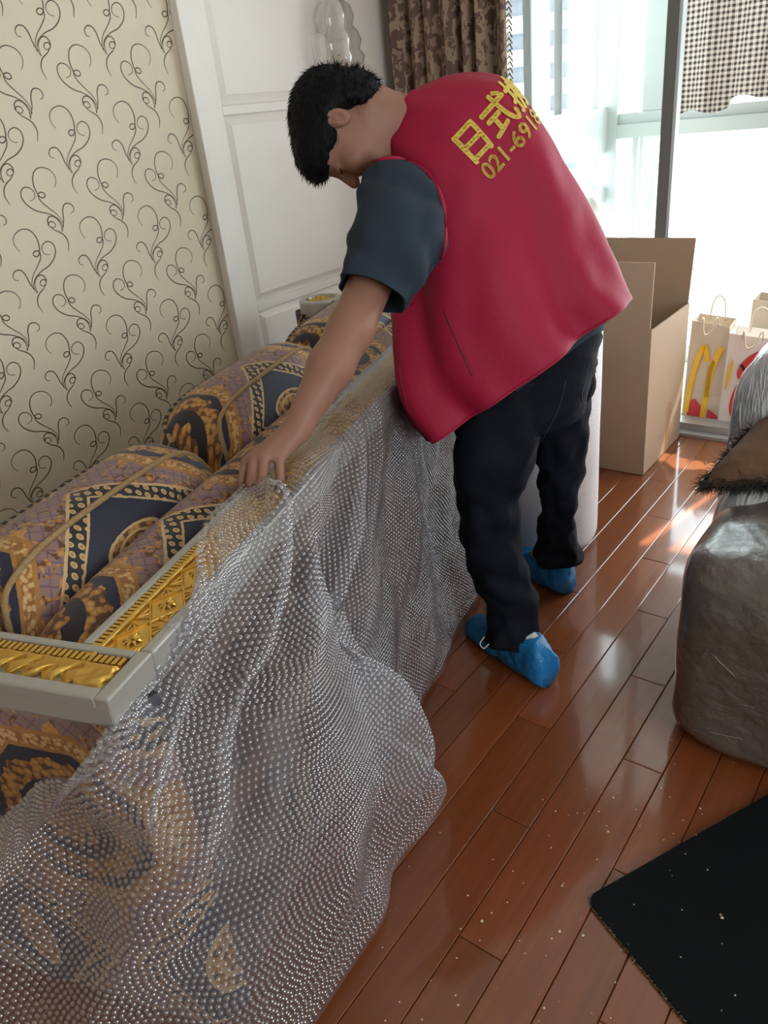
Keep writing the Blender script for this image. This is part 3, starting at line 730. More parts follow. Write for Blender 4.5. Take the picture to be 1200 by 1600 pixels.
# flap drawn out towards the near end: rays from the gathered top to a wide lying hem
def side(u, v, off):     # a point hanging just outside the near arm's flank
    r = ray(u, v); o = CAM-np.array([SO[0], SO[1], 0]); t = (-.075-off-o[:2] @ SD)/(r[:2] @ SD); return CAM+r*t
flap = [   # (start at the hand, place where it leaves the rail's edge, way down, hem)
 (S(.44, .10, ZT+.016), S(.46, -.008, ZT+.008), [S(.47, -.04, .52), S(.50, -.05, .25)], S(.54, -.06, .012)),
 (S(.42, .10, ZT+.016), S(.42, -.010, ZT+.008), [S(.43, -.07, .54), S(.47, -.12, .28)], S(.53, -.15, .012)),
 (S(.41, .10, ZT+.017), S(.38, -.012, ZT+.006), [atd(480, 925, 1.37), atd(557, 1000, 1.45), atd(638, 1110, 1.53), atd(686, 1195, 1.60)], onz(697, 1234, .03)),
 (S(.405, .10, ZT+.018), S(.34, -.014, ZT+.006), [atd(455, 960, 1.30), atd(545, 1080, 1.37), atd(630, 1200, 1.46)], onz(672, 1292, .012)),
 (S(.40, .10, ZT+.019), S(.31, -.014, ZT+.006), [atd(430, 980, 1.25), atd(510, 1140, 1.30), atd(575, 1280, 1.37)], onz(618, 1360, .010)),
 (S(.40, .10, ZT+.020), S(.28, -.014, ZT+.006), [atd(405, 1000, 1.21), atd(470, 1180, 1.25), atd(540, 1360, 1.31)], onz(597, 1440, .010)),
 (S(.395, .10, ZT+.021), S(.25, -.014, ZT+.006), [atd(380, 1020, 1.17), atd(420, 1240, 1.19), atd(460, 1440, 1.24)], onz(492, 1602, .010)),
 (S(.39, .10, ZT+.020), S(.22, -.013, ZT+.006), [atd(350, 1030, 1.14), atd(340, 1280, 1.11), atd(330, 1480, 1.12)], np.array([.27, .66, .01])),
 (S(.385, .10, ZT+.019), S(.19, -.010, ZT+.006), [atd(308, 1035, 1.105), side(255, 1280, .055), side(215, 1450, .06)], np.array([.12, .78, .02])),
 (S(.38, .105, ZT+.018), S(.16, -.008, ZT+.006), [atd(278, 1040, 1.085), side(195, 1240, .045), side(120, 1375, .05)], np.array([.06, .95, .06])),
 (S(.375, .11, ZT+.017), S(.14, -.006, ZT+.006), [atd(252, 1042, 1.075), side(165, 1195, .040), side(60, 1300, .045)], np.array([.03, 1.12, .20])),
 (S(.37, .112, ZT+.016), S(.12, -.004, ZT+.006), [atd(230, 1060, 1.07), side(150, 1158, .035), side(60, 1240, .035)], side(-60, 1335, .04)),
]
for top, edge, mids, end in flap: cols.append(col(top, top*.45+edge*.55+np.array([0, 0, .006]), edge, *mids, end))
cols = np.array(cols)
NU = 260
SH = np.stack([spline(cols[:, j], NU) for j in range(NV)], 1)          # NU x NV x 3
# pleats: gathered at the top, deeper towards the hem
uu = np.linspace(0, 1, NU)[:, None]; vv = np.linspace(0, 1, NV)[None, :]
du_ = np.gradient(SH, axis=0); dv_ = np.gradient(SH, axis=1); NN = np.cross(du_, dv_); NN /= np.linalg.norm(NN, axis=2)[..., None]+1e-9
if (NN[NU//2, NV//2] @ _F) > 0: NN = -NN
amp = (.002+.028*np.sin(np.clip(vv*1.05, 0, 1)*math.pi)**.7)*np.clip((uu-.42)/.12, 0, 1)
pl = amp*np.sin(uu*46+1.2*np.sin(uu*23)+.8*vv)+.006*np.sin(vv*9+uu*17)*np.clip(vv*3, 0, 1)*np.clip(1-uu*2.5, 0, 1)
rip = np.array([[noise.noise(Vector((i*.035, j*.05, 3.3))) for j in range(NV)] for i in range(NU)])*.010*np.clip(vv*4, 0, 1)*np.clip((1-vv)*6, .15, 1)
crk = np.array([[noise.noise(Vector((i*.055, j*.045, 8.1)))+.6*abs(noise.noise(Vector((i*.10+j*.05, j*.09, 2.2)))) for j in range(NV)] for i in range(NU)])*.030*np.clip((vv-.25)*3, 0, 1)*np.clip((.48-uu)*6, 0, 1)
SH = SH+NN*(pl+rip+crk)[..., None]
_d1 = np.gradient(SH, axis=0); _d2 = np.gradient(SH, axis=1); _n = np.cross(_d1, _d2); _n /= np.linalg.norm(_n, axis=2)[..., None]+1e-9
NN = np.where((np.sum(_n*NN, axis=2) < 0)[..., None], -_n, _n)
SH[..., 2] = np.maximum(SH[..., 2], .006)
wrap = tag(empty('bubble_wrap', tuple(S(.5, -.1, 0))), 'clear bubble wrap sheet draped over the sofa and trailing on the floor', 'bubble wrap')
mesh_obj('film', SH.reshape(-1, 3), grid_faces(NU, NV), M['film'], wrap)
# bubbles: staggered rows stepped evenly along the surface
PIT = .0116
def bubbles():
    V, Fc = [], []; loc = np.array(wrap.location); 
    du = np.linalg.norm(np.diff(SH, axis=0), axis=2); row = 0
    vlen = np.linalg.norm(np.diff(SH, axis=1), axis=2)
    vm = np.r_[0, np.cumsum(vlen.mean(0))]; nrow = int(vm[-1]/(PIT*.88))
    hexa = [(math.cos(math.pi/3*k), math.sin(math.pi/3*k)) for k in range(6)]
    for r in range(nrow):
        fj = np.interp(r*PIT*.88, vm, np.arange(NV)); j = min(int(fj), NV-2); w = fj-j
        line = SH[:, j]*(1-w)+SH[:, j+1]*w; nn = NN[:, j]*(1-w)+NN[:, j+1]*w
        d = np.r_[0, np.cumsum(np.linalg.norm(np.diff(line, axis=0), axis=1))]
        n = int(d[-1]/PIT)
        if n < 2: continue
        t = (np.arange(n)+(.5 if r % 2 else 0))*PIT
        P = np.stack([np.interp(t, d, line[:, q]) for q in range(3)], 1); N = np.stack([np.interp(t, d, nn[:, q]) for q in range(3)], 1)
        N /= np.linalg.norm(N, axis=1)[:, None]+1e-9
        T = np.stack([np.interp(t+.004, d, line[:, q]) for q in range(3)], 1)-P; T /= np.linalg.norm(T, axis=1)[:, None]+1e-9; Bn = np.cross(N, T)
        for p_, n_, t_, b_ in zip(P-loc, N, T, Bn):
            i0 = len(V)
            for c, s_ in hexa: V.append(p_+.0049*(c*t_+s_*b_)+n_*.0003)
            for c, s_ in hexa: V.append(p_+.0036*(c*t_+s_*b_)+n_*.0024)
            V.append(p_+n_*.0034)
            for k in range(6):
                k2 = (k+1) % 6; Fc.append((i0+k, i0+k2, i0+6+k2, i0+6+k)); Fc.append((i0+6+k, i0+6+k2, i0+12))
    me = bpy.data.meshes.new('bubbles'); me.from_pydata(np.array(V).tolist(), [], Fc); me.polygons.foreach_set('use_smooth', [True]*len(me.polygons)); me.materials.append(M['bubble'])
    return tag(link(bpy.data.objects.new('bubbles', me), wrap), kind='stuff')
bubbles()

# ------------------------------------------------------------------ worker
person = tag(empty('person', (1.72, .88, 0)), 'person in red vest and blue shoe covers bending over the sofa', 'person')
# joints
wrist = atd(463, 672, 1.49); elbow = atd(548, 515, 1.53); shL = atd(636, 305, 1.60); neck0 = atd(640, 205, 1.72); headc = atd(524, 200, 1.69)
pelv = atd(838, 545, 1.93); shR = atd(745, 205, 1.93); chest = atd(715, 300, 1.78)
ankL, ankR = atd(800, 985, 2.125), atd(872, 870, 2.36); kneeL, kneeR = atd(768, 800, 1.98), atd(868, 745, 2.14)
hipL, hipR = atd(800, 590, 1.88), atd(875, 560, 2.03)
def axis(lo, hi, step, *fine):
    out = [lo]
    while out[-1] < hi:
        st = step
        for f_ in fine:
            if f_[0] <= out[-1] <= f_[1]: st = min(st, f_[2])
        out.append(out[-1]+st)
    return np.array(out)
knuck = [atd(386, 722, 1.478), atd(397, 719, 1.466), atd(413, 716, 1.460), atd(436, 716, 1.466)]
midj = [atd(378, 752, 1.470), atd(392, 755, 1.452), atd(408, 757, 1.448), atd(438, 748, 1.458)]
tips = [atd(376, 778, 1.480), atd(390, 786, 1.464), atd(405, 789, 1.458), atd(434, 770, 1.468)]
hl = np.minimum.reduce(knuck+tips+[wrist])-.02; hh = np.maximum.reduce(knuck+tips+[wrist])+.02
allj = np.array([wrist, headc, shR, ankL, ankR, pelv, hipR]+tips); lo = allj.min(0)-.2; hi = allj.max(0)+.2; lo[2] = .03
fx = Field(*[axis(lo[i], hi[i], .0085, (hl[i], hh[i], .0028), (headc[i]-.125, headc[i]+.125, .0042)) for i in range(3)])
# torso, hips, legs (inside the clothes)
fx.cone(pelv, chest, .10, .115, .04); fx.cone(chest, neck0, .10, .062, .04); fx.cone(shL*.85+shR*.15+_F*.03, shR, .045, .05, .05)
for h_, k_, a_ in ((hipL, kneeL, ankL), (hipR, kneeR, ankR)): fx.cone(pelv, h_, .09, .075, .04); fx.cone(h_, k_, .060, .040, .03); fx.cone(k_+_F*.01, a_, .036, .022, .02)
# arms
fx.cone(shL+_F*.02, elbow, .050, .044, .02); fx.cone(elbow, elbow*.62+wrist*.38, .0445, .044, .02); fx.cone(elbow*.62+wrist*.38, wrist, .043, .0275, .02)
elbR = atd(690, 400, 2.08); wrR = atd(665, 540, 2.06); fx.cone(shR, elbR, .052, .042, .02); fx.cone(elbR, wrR, .042, .027, .02); fx.cone(wrR, wrR+(wrR-elbR)*.3, .03, .028, .01)
# hand: palm, four unequal fingers, thumb under the palm
pc = np.mean(knuck, 0)
for i in range(4): fx.cone(wrist+(knuck[i]-pc)*.35, knuck[i], .0175, .0125, .012)
for i, (r0, r1, r2) in enumerate(((.0105, .0092, .0075), (.011, .0096, .008), (.0108, .0095, .0078), (.0095, .0084, .0070))):
    fx.cone(knuck[i], midj[i], r0, r1, .004); fx.cone(midj[i], tips[i], r1, r2, .003)
th0 = wrist*.55+knuck[0]*.45+_F*.012; th1 = atd(390, 728, 1.515); th2 = atd(384, 758, 1.51)
fx.cone(wrist*.8+knuck[0]*.2, th0, .018, .014, .01); fx.cone(th0, th1, .013, .011, .006); fx.cone(th1, th2, .0105, .0085, .004)
# neck and head: hf = face direction, hu = crown, hl_ = the ear turned to us
hf = -_U*.93+_R*.02+_F*.30; hf /= np.linalg.norm(hf); hu = -_R*.95-_U*.10+_F*.08; hu -= hf*(hu @ hf); hu /= np.linalg.norm(hu); hs_ = np.cross(hf, hu)
if hs_ @ _F > 0: hs_ = -hs_
HM = np.array([hf, hs_, hu])
def H(f, s, u): return headc+hf*f+hs_*s+hu*u
fx.cone(neck0, H(-.035, 0, -.07), .062, .056, .03)
fx.ell(H(-.012, 0, .018), HM, (.096, .073, .074), .02)
fx.ell(H(.035, 0, -.045), HM, (.062, .060, .075), .03)
fx.ell(H(.068, 0, -.095), HM, (.026, .030, .022), .03)
fx.ell(H(.062, 0, .012), HM, (.032, .056, .022), .02)                # brow
fx.cone(H(.090, 0, .0), H(.112, 0, -.038), .009, .013, .012)          # nose
for sgn in (-1, 1):
    fx.ell(H(.096, sgn*.032, -.006), HM, (.016, .016, .011), .008, sub=True)
    fx.ell(H(.082, sgn*.032, -.008), HM, (.013, .015, .012), .006)
    fx.ell(H(.070, sgn*.045, -.045), HM, (.025, .022, .024), .02)    # cheek
    e = H(-.008, sgn*.074, -.012)
    Mt = HM; fx.ell(e, Mt, (.019, .0095, .031), .005); fx.ell(e+hs_*sgn*.009+hf*.001, Mt, (.0105, .0065, .019), .003, sub=True); fx.ell(e+hs_*sgn*.006+hf*.009, Mt, (.004, .005, .008), .003)
fx.ell(H(.098, 0, -.066), HM, (.010, .022, .006), .006); fx.ell(H(.096, 0, -.078), HM, (.010, .019, .007), .006)
V, Fc = fx.mesh(); body = mesh_obj('body', V, Fc, M['skin'], person)
# hair cap with short spikes
hx = Field(*[axis(headc[i]-.17, headc[i]+.17, .005) for i in range(3)])
hx.ell(H(-.016, 0, .022), HM, (.106, .082, .080), .02)
hx.ell(H(-.058, 0, -.035), HM, (.058, .072, .075), .03)
hx.ell(H(.050, 0, .045), HM, (.060, .066, .044), .03)
hx.ell(H(.102, 0, -.042), HM, (.062, .10, .064), .012, sub=True)
for sg in (-1, 1):
    hx.ell(H(.006, sg*.088, -.052), HM, (.052, .05, .046), .012, sub=True)
    hx.ell(H(.034, sg*.095, -.085), HM, (.075, .075, .060), .015, sub=True)
hx.ell(H(.045, 0, -.115), HM, (.085, .12, .075), .02, sub=True)
V, Fc = hx.mesh(); N_ = vnormals(V, Fc); V = add_noise(V, .0025, 70, 2, N_)
hb = MB(); hb.add(V, Fc)
comb = hf*.8+hu*.1
for i in rng.choice(len(V), 4200):
    n = N_[i]; d = n*.30+(comb-n*(comb @ n))*1.0+rng.normal(0, .14, 3); d /= np.linalg.norm(d); L = rng.uniform(.010, .022); w = np.cross(d, rng.normal(0, 1, 3)); w *= .0011/np.linalg.norm(w)
    p = V[i]-n*.002; hb.add([p-w, p+w, p+d*L], [(0, 1, 2)])
hb.build('hair', M['hair'], person, True)
for sgn in (-1, 1):
    q = MB(); P = spline([H(.088, sgn*.016, .014), H(.092, sgn*.034, .018), H(.080, sgn*.050, .013)], 10); q.tube(P, [.0018]+[.0034]*8+[.0012], 6); q.build('eyebrow', M['hair'], person, True)
    q = MB(); P = spline([H(.094, sgn*.020, -.012), H(.096, sgn*.032, -.014), H(.088, sgn*.046, -.012)], 10); q.tube(P, .0016, 5); q.build('eyelash', M['hair'], person, True)
# trousers
def folds(amp, fu, fv, seed):
    def f(V, UV, N):
        a = np.array([noise.noise(Vector((math.cos(2*math.pi*u)*fu, math.sin(2*math.pi*u)*fu, v*fv+seed))) for u, v in UV]); return V+N*(amp*a)[:, None]
    return f
tb = MB()
for st, n_l, am in (
  ([((742, 520), (925, 440), 1.93, .115), ((722, 600), (934, 515), 1.93, .125), ((710, 660), (926, 585), 1.93, .125), ((722, 715), (905, 655), 1.94, .10)], 26, .012),
  ([((712, 600), (850, 600), 1.88, .09), ((705, 690), (838, 705), 1.90, .095), ((709, 755), (814, 757), 1.94, .082), ((716, 810), (808, 806), 1.98, .076), ((724, 850), (813, 850), 2.01, .072), ((738, 900), (829, 900), 2.05, .066), ((757, 936), (838, 936), 2.075, .062), ((766, 968), (840, 970), 2.09, .062), ((760, 1004), (839, 1004), 2.105, .066)], 60, .017),
  ([((822, 590), (932, 560), 2.02, .09), ((832, 690), (914, 655), 2.08, .085), ((840, 742), (906, 735), 2.14, .075), ((845, 790), (901, 788), 2.20, .068), ((844, 828), (898, 828), 2.26, .064), ((836, 856), (905, 852), 2.31, .066), ((834, 876), (908, 868), 2.33, .068)], 50, .017)):
    V, Fc, UV = contour_loft(st, 40, n_l, 2.3, True, folds(am, 1.6, 14, n_l)); tb.add(V, Fc)
trou = tb.build('trousers', M['jeans'], person, True)
t_bvh = BVHTree.FromPolygons([Vector(p) for p in tb.v], [tuple(f) for f in tb.f])
def seam(px, name, mat, parent, bvhs, rad):
    pts = []
    for u, v in spline(np.array(px, float), 40):
        hs3 = [b.ray_cast(Vector(CAM), Vector(ray(u, v)).normalized()) for b in bvhs]; hs3 = [h for h in hs3 if h[0] is not None]
        if hs3: h = min(hs3, key=lambda k: k[3]); pts.append(np.array(h[0])-ray(u, v)*.001)
    if len(pts) > 3:
        q = MB(); q.tube(np.array(pts), rad, 6); o = q.build(name, mat, person, True); o.parent = parent
M['thread'] = pbr('denim_thread', (.045, .045, .05), .8)
seam([(921, 566), (909, 618), (917, 630), (929, 600)], 'pocket_seam', M['thread'], trou, [t_bvh], .0011)
seam([(884, 596), (872, 640), (850, 682), (833, 708)], 'seat_seam', M['thread'], trou, [t_bvh], .0010)
# t-shirt: left sleeve with shoulder, body hem below the vest, collar
ts = MB()
V, Fc, UV = contour_loft([((608, 270), (648, 284), 1.63, .02), ((573, 272), (684, 310), 1.61, .055), ((557, 318), (696, 348), 1.585, .078), ((549, 350), (694, 378), 1.565, .082), ((541, 395), (674, 425), 1.55, .080), ((529, 440), (632, 478), 1.54, .074)], 44, 50, 2.2, False, folds(.016, 1.5, 8, 4)); ts.add(V, Fc); sl_bvh = BVHTree.FromPolygons([Vector(p) for p in V], [tuple(f) for f in Fc])
ring = V[-44:]; cen_ = ring.mean(0); inner = cen_+(ring-cen_)*.93; up_ = V[-44*8:-44*7]; inn2 = up_.mean(0)+(up_-up_.mean(0))*.88
nb = len(ts.v); ts.add(np.vstack([ring, inner, inn2]), grid_faces(3, 44, True))
V, Fc, UV = contour_loft([((660, 420), (905, 330), 1.86, .13), ((690, 560), (940, 430), 1.91, .15), ((745, 640), (944, 492), 1.915, .148), ((762, 652), (938, 520), 1.915, .145)], 44, 30, 2.3, False, folds(.006, 1.3, 7, 9)); ts.add(V, Fc)
V, Fc, UV = contour_loft([((598, 222), (662, 140), 1.73, .075), ((602, 240), (690, 142), 1.74, .09), ((620, 300), (740, 190), 1.76, .12)], 30, 10, 2.1, False); ts.add(V, Fc)
V, Fc = tube_mesh(spline([shR, shR*.5+elbR*.5, shR*.25+elbR*.75], 12), np.linspace(.082, .07, 12), 20, False); ts.add(V, Fc)
ts.build('t_shirt', M['tee'], person, True)
# vest
def vest_disp(V, UV, N):
    out = []
    for p, (u, v), n in zip(V, UV, N):
        th = u*2*math.pi; g = max(0, v-.25)
        a = .026*g*math.sin(th*6+1.1+2.5*v)+.016*g*math.sin(th*11+v*4+.8*math.sin(v*6))+.016*noise.noise(Vector((math.cos(th)*1.6, math.sin(th)*1.6, v*3)))+.005*noise.noise(Vector((math.cos(th)*4, math.sin(th)*4, v*9)))
        out.append(p+n*a)
    return np.array(out)
vst = [((594, 214), (652, 138), 1.735, .078), ((588, 244), (706, 122), 1.745, .115), ((600, 290), (770, 132), 1.765, .160), ((612, 345), (812, 172), 1.785, .180), ((614, 420), (852, 228), 1.81, .188), ((614, 490), (893, 296), 1.84, .190), ((620, 560), (925, 358), 1.865, .190), ((634, 635), (950, 418), 1.89, .188), ((668, 690), (971, 467), 1.905, .180)]
V, Fc, UV = contour_loft(vst, 96, 100, 2.25, False, vest_disp)
vest = mesh_obj('vest', V, Fc, M['vest'], person)
md = vest.modifiers.new('cloth', 'SOLIDIFY'); md.thickness = .003; md.offset = 1
hem = V[-96:]; q = MB(); q.tube(np.vstack([hem, hem[:1]]), .0032, 6, False); hm = q.build('hem_binding', M['piping'], person, True); hm.parent = vest
col_ = V[:96]; q = MB(); q.tube(np.vstack([col_, col_[:1]]), .0035, 6, False); hm = q.build('collar_binding', M['piping'], person, True); hm.parent = vest
vest_bvh = BVHTree.FromPolygons([Vector(p) for p in V], [tuple(f) for f in Fc])
seam([(584, 252), (612, 247), (645, 254), (672, 275), (690, 312), (696, 362), (689, 405), (668, 444), (642, 478)], 'armhole_binding', M['vest'], vest, [vest_bvh, sl_bvh], .0042)
M['slit'] = pbr('painted_pocket_shade', (.09, .004, .012), .7)  # dark red paints in the shade of the pocket's crease
seam([(694, 486), (712, 530), (738, 588)], 'pocket_slit', M['slit'], vest, [vest_bvh], .0030)
seam([(618, 500), (624, 570), (638, 640), (662, 684)], 'front_binding', M['piping'], vest, [vest_bvh], .0030)
def text_on(txt, size, origin, ex, ey, name, bold, sx=1.0):
    cu = bpy.data.curves.new('t', 'FONT'); cu.body = txt; cu.size = size; cu.align_x = 'LEFT'; cu.fill_mode = 'FRONT'
    to = bpy.data.objects.new('t', cu); COL.objects.link(to); dg = bpy.context.evaluated_depsgraph_get(); dg.update()
    me = bpy.data.meshes.new_from_object(to.evaluated_get(dg)); bpy.data.objects.remove(to)
    me.calc_loop_triangles(); T0 = [tuple(t.vertices) for t in me.loop_triangles]; P0 = np.array([v_.co[:] for v_ in me.vertices]); Vb, Fb = [], []
    for dx, dy in ((0, 0), (bold, 0), (-bold, 0), (0, bold), (0, -bold)):      # heavier strokes
        n0 = len(Vb); Vb += (P0+[dx, dy, 0]).tolist(); Fb += [tuple(i+n0 for i in t) for t in T0]
    me = bpy.data.meshes.new(name); me.from_pydata(Vb, [], Fb)
    bm = bmesh.new(); bm.from_mesh(me)
    for _ in range(7):
        long = [e_ for e_ in bm.edges if e_.calc_length() > size*.045]
        if not long: break
        bmesh.ops.subdivide_edges(bm, edges=long, cuts=1); bmesh.ops.triangulate(bm, faces=bm.faces)
    nrm = np.cross(ex, ey); nrm /= np.linalg.norm(nrm); miss = []
    for v_ in bm.verts:
        P = origin+ex*v_.co.x*sx+ey*v_.co.y; h = vest_bvh.ray_cast(Vector(P+nrm*.4), Vector(-nrm))
        if h[0] is None: miss.append(v_); continue
        v_.co = h[0]+h[1]*(.0050 if h[1].dot(Vector(nrm)) > 0 else -.0050)-Vector(person.location)
    bmesh.ops.delete(bm, geom=miss, context='VERTS'); bm.to_mesh(me); bm.free(); me.materials.clear(); me.materials.append(M['print'])
    me.name = name; o = link(bpy.data.objects.new(name, me), person); o.parent = vest; return o
_a = vest_bvh.ray_cast(Vector(CAM), Vector(ray(733, 262))); _b = vest_bvh.ray_cast(Vector(CAM), Vector(ray(800, 190)))
o0 = np.array(_a[0]); ex = np.array(_b[0])-o0; ex /= np.linalg.norm(ex)
up_s = neck0-pelv; up_s = up_s-ex*(up_s @ ex); up_s /= np.linalg.norm(up_s)
text_on('日式搬', .082, o0, ex, up_s, 'back_lettering', .0020)
_c = np.array(vest_bvh.ray_cast(Vector(CAM), Vector(ray(764, 284)))[0])
text_on('021-69188', .050, _c, ex, up_s, 'back_number', .0008)
# shoe covers and the sneaker showing above one
def shoe_cover(heel, toe, up, w, name='shoe_cover'):
    heel, toe = np.array(heel, float), np.array(toe, float); d = toe-heel; L = np.linalg.norm(d); d /= L; sd = np.array([-d[1], d[0], 0]); V = []
    st = [(-.03, .034, .075), (.0, .044, .105), (.10, .050, .118), (.25, .053, .120), (.40, .054, .105), (.6, .055, .078), (.8, .053, .062), (.95, .040, .050), (1.02, .018, .030)]
    St = spline(np.array(st), 40); n = 26
    for a, hw, h in St:
        for k in range(n):
            t = 2*math.pi*k/n; c, s_ = math.cos(t), math.sin(t)
            x = math.copysign(abs(c)**.8, c)*hw*w; z = h*(.5+.5*math.copysign(abs(s_)**.7, s_))
            V.append(heel+d*a*L+sd*x*(1-.25*(z/h))+np.array([0, 0, z+.002]))
    Fc = grid_faces(40, n, True)+[tuple(range(n-1, -1, -1)), tuple(range(39*n, 40*n))]
    V = add_noise(add_noise(V, .008, 22, 1), .005, 60, 4); V[:, 2] = np.maximum(V[:, 2], .001)
    o = mesh_obj(name, V, Fc, M['cover'], person)
    el = [heel+d*L*(.10+.30*(.5-.5*math.cos(t)))+sd*.036*math.sin(t)+np.array([0, 0, .110+.006*math.cos(t)]) for t in np.linspace(0, 2*math.pi, 40)]
    q = MB(); q.tube(np.array(el), .0035, 6, False); e_ = q.build('elastic', M['cover'], person, True); e_.parent = o
    return o
shoe_cover((1.465, .725, 0), (1.585, 1.03, 0), 0, 1.05); shoe_cover((1.885, .865, 0), (1.99, 1.15, 0), 0, 1.05)
for h_, t_ in (((1.475, .745), (1.575, 1.0)), ((1.895, .885), (1.98, 1.12))):
    h_, t_ = np.array([*h_, .075]), np.array([*t_, .07]); P = [h_+(t_-h_)*w+np.array([0, 0, .03*math.sin(w*3)]) for w in np.linspace(.06, .42, 10)]
    q = MB(); q.tube(P, np.linspace(.040, .036, 10), 16); q.build('sneaker', M['shoe'], person, True)
q = MB(); q.tube(spline([atd(757, 995, 2.01), atd(750, 1006, 2.0), atd(756, 1013, 2.0), atd(764, 1006, 2.0)], 14), .0016, 6); q.build('elastic_loop', M['shoe'], person, True)

# ------------------------------------------------------------------ foam roll, box, bags, bag on the balcony
rc = np.array([2.20, 1.10]); RR = .185; V = []; n = 90; nz = 40
for i in range(nz):
    z = i/(nz-1)*.955
    for k in range(n):
        t = 2*math.pi*k/n; r = RR*(1+.012*noise.noise(Vector((math.cos(t)*2, math.sin(t)*2, z*4))))*(1-.05*(i == 0)-.06*(i == nz-1)); V.append((rc[0]+r*math.cos(t), rc[1]+r*math.sin(t), z+.002))
roll = tag(empty('foam_roll', (rc[0], rc[1], 0)), 'tall white roll of foam sheet standing behind the worker', 'foam roll')
mesh_obj('rolled_sheet', V, grid_faces(nz, n, True)+[tuple(range(n-1, -1, -1))], M['foam'], roll)
sp_ = [(rc[0]+(.04+.0215*t)*math.cos(t*3.9), rc[1]+(.04+.0215*t)*math.sin(t*3.9)) for t in np.linspace(0, 6.4, 260)]
q = MB(); V = [];
for x, y in sp_: V += [(x, y, .93), (x, y, .957)]
q.add(V, [(2*i, 2*i+2, 2*i+3, 2*i+1) for i in range(len(sp_)-1)]); o = q.build('spiral_end', M['foam'], roll, True); md = o.modifiers.new('t', 'SOLIDIFY'); md.thickness = .008
V, Fc = lathe([(.16, .93), (0, .93)], (rc[0], rc[1], 0), 40); mesh_obj('end_face', V, Fc, M['foam'], roll)

bx0, bx1, by0, by1, bh = 2.785, 3.215, .957, 1.46, .587
box = tag(empty('cardboard_box', (3.0, 1.2, 0)), 'large open brown cardboard box standing by the balcony doorway', 'box')
tk = .006
def card(name, V, parent=box): 
    o = mesh_obj(name, V, [(0, 1, 2, 3)], M['card'], parent, False); md = o.modifiers.new('t', 'SOLIDIFY'); md.thickness = tk; md.offset = 0; return o
card('side', [(bx0, by0, 0.003), (bx1, by0, .003), (bx1, by0, bh), (bx0, by0, bh)])
card('side', [(bx0, by1, .003), (bx1, by1, .003), (bx1, by1, bh), (bx0, by1, bh)])
card('side', [(bx0, by0, .003), (bx0, by1, .003), (bx0, by1, bh), (bx0, by0, bh)])
card('side', [(bx1, by0, .003), (bx1, by1, .003), (bx1, by1, bh), (bx1, by0, bh)])
card('bottom', [(bx0, by0, .006), (bx1, by0, .006), (bx1, by1, .006), (bx0, by1, .006)])
card('flap', [(bx0, by0+.003, bh), (bx0, by1-.003, bh), (bx0-.012, by1-.003, bh+.245), (bx0-.012, by0-.005, bh+.245)])
card('flap', [(bx1, by0+.003, bh), (bx1, by1-.003, bh), (bx1+.012, by1-.003, bh+.25), (bx1+.012, by0-.004, bh+.25)])
card('flap', [(bx0+.004, by1, bh), (bx1-.004, by1, bh), (bx1-.004, by1+.16, bh-.17), (bx0+.004, by1+.16, bh-.17)])
o = mesh_obj('packing_tape', [(3.03, by0-.0036, .003), (3.075, by0-.0036, .003), (3.075, by0-.0036, .22), (3.03, by0-.0036, .22)], [(0, 1, 2, 3)], M['tape'], box, False)

def paper_bag(name, label, x, y0, y1, h, dep, mat, tilt, deco):
    root = tag(empty(name, (x, (y0+y1)/2, .03)), label, 'paper bag', 'paper bags on the balcony')
    w = y1-y0
    def L(a, b_, c): return (x+b_+tilt*c, y0+a*w, .03+c)
    V = [L(1, 0, 0), L(0, 0, 0), L(0, dep, 0), L(1, dep, 0), L(1, -.01, h), L(0, -.01, h*.97), L(.04, dep+.01, h*.98), L(.96, dep+.01, h*1.01), L(1.0, dep*.5, h*.55), L(.0, dep*.5, h*.55)]
    V[4] = L(.97, 0, h); 
    o = mesh_obj('bag_body', V, [(0, 1, 5, 4), (2, 3, 7, 6), (1, 2, 6, 5), (3, 0, 4, 7), (0, 3, 2, 1)], mat, root, False)
    md = o.modifiers.new('t', 'SOLIDIFY'); md.thickness = .0016
    for b_ in (-.004, dep+.004):
        P = spline([L(.30, b_, h-.02), L(.33, b_-.006, h+.02), L(.42, b_-.03, h-.035), L(.58, b_-.03, h-.045), L(.67, b_-.006, h+.015), L(.70, b_, h-.02)] if b_ < 0 else [L(.3, b_, h-.02), L(.36, b_, h+.06), L(.5, b_, h+.085), L(.64, b_, h+.06), L(.7, b_, h-.02)], 24)
        q = MB(); q.tube(P, .0035, 6); q.build('handle', M['kraft'], root, True)
    for nm, mt, kind, pts, wid in deco:
        if kind == 'stroke':
            P = spline(np.array(pts, float)*[w, 1], 30); T = np.gradient(P, axis=0); T /= np.linalg.norm(T, axis=1)[:, None]; N = np.stack([-T[:, 1], T[:, 0]], 1)
            Q = np.vstack([P+N*wid, P-N*wid])/[w, 1]; Fc = [(i, i+1, 30+i+1, 30+i) for i in range(29)]
        else:
            Q = np.array(pts, float); Fc = [tuple(range(len(Q)))]
        V = [L(1-a, -.003-.0105*(c/h)-(.001 if mt in ('dark', 'yellow') else 0), c) for a, c in Q]
        mesh_obj(nm, V, Fc, M[mt], root, False)
    return root
def oval(cx, cy, rx, ry, rot=0, n=24): return [(cx+rx*math.cos(t)*math.cos(rot)-ry*math.sin(t)*math.sin(rot), cy+rx*math.cos(t)*math.sin(rot)+ry*math.sin(t)*math.cos(rot)) for t in np.linspace(0, 2*math.pi, n, endpoint=False)]
XBAG = 3.40
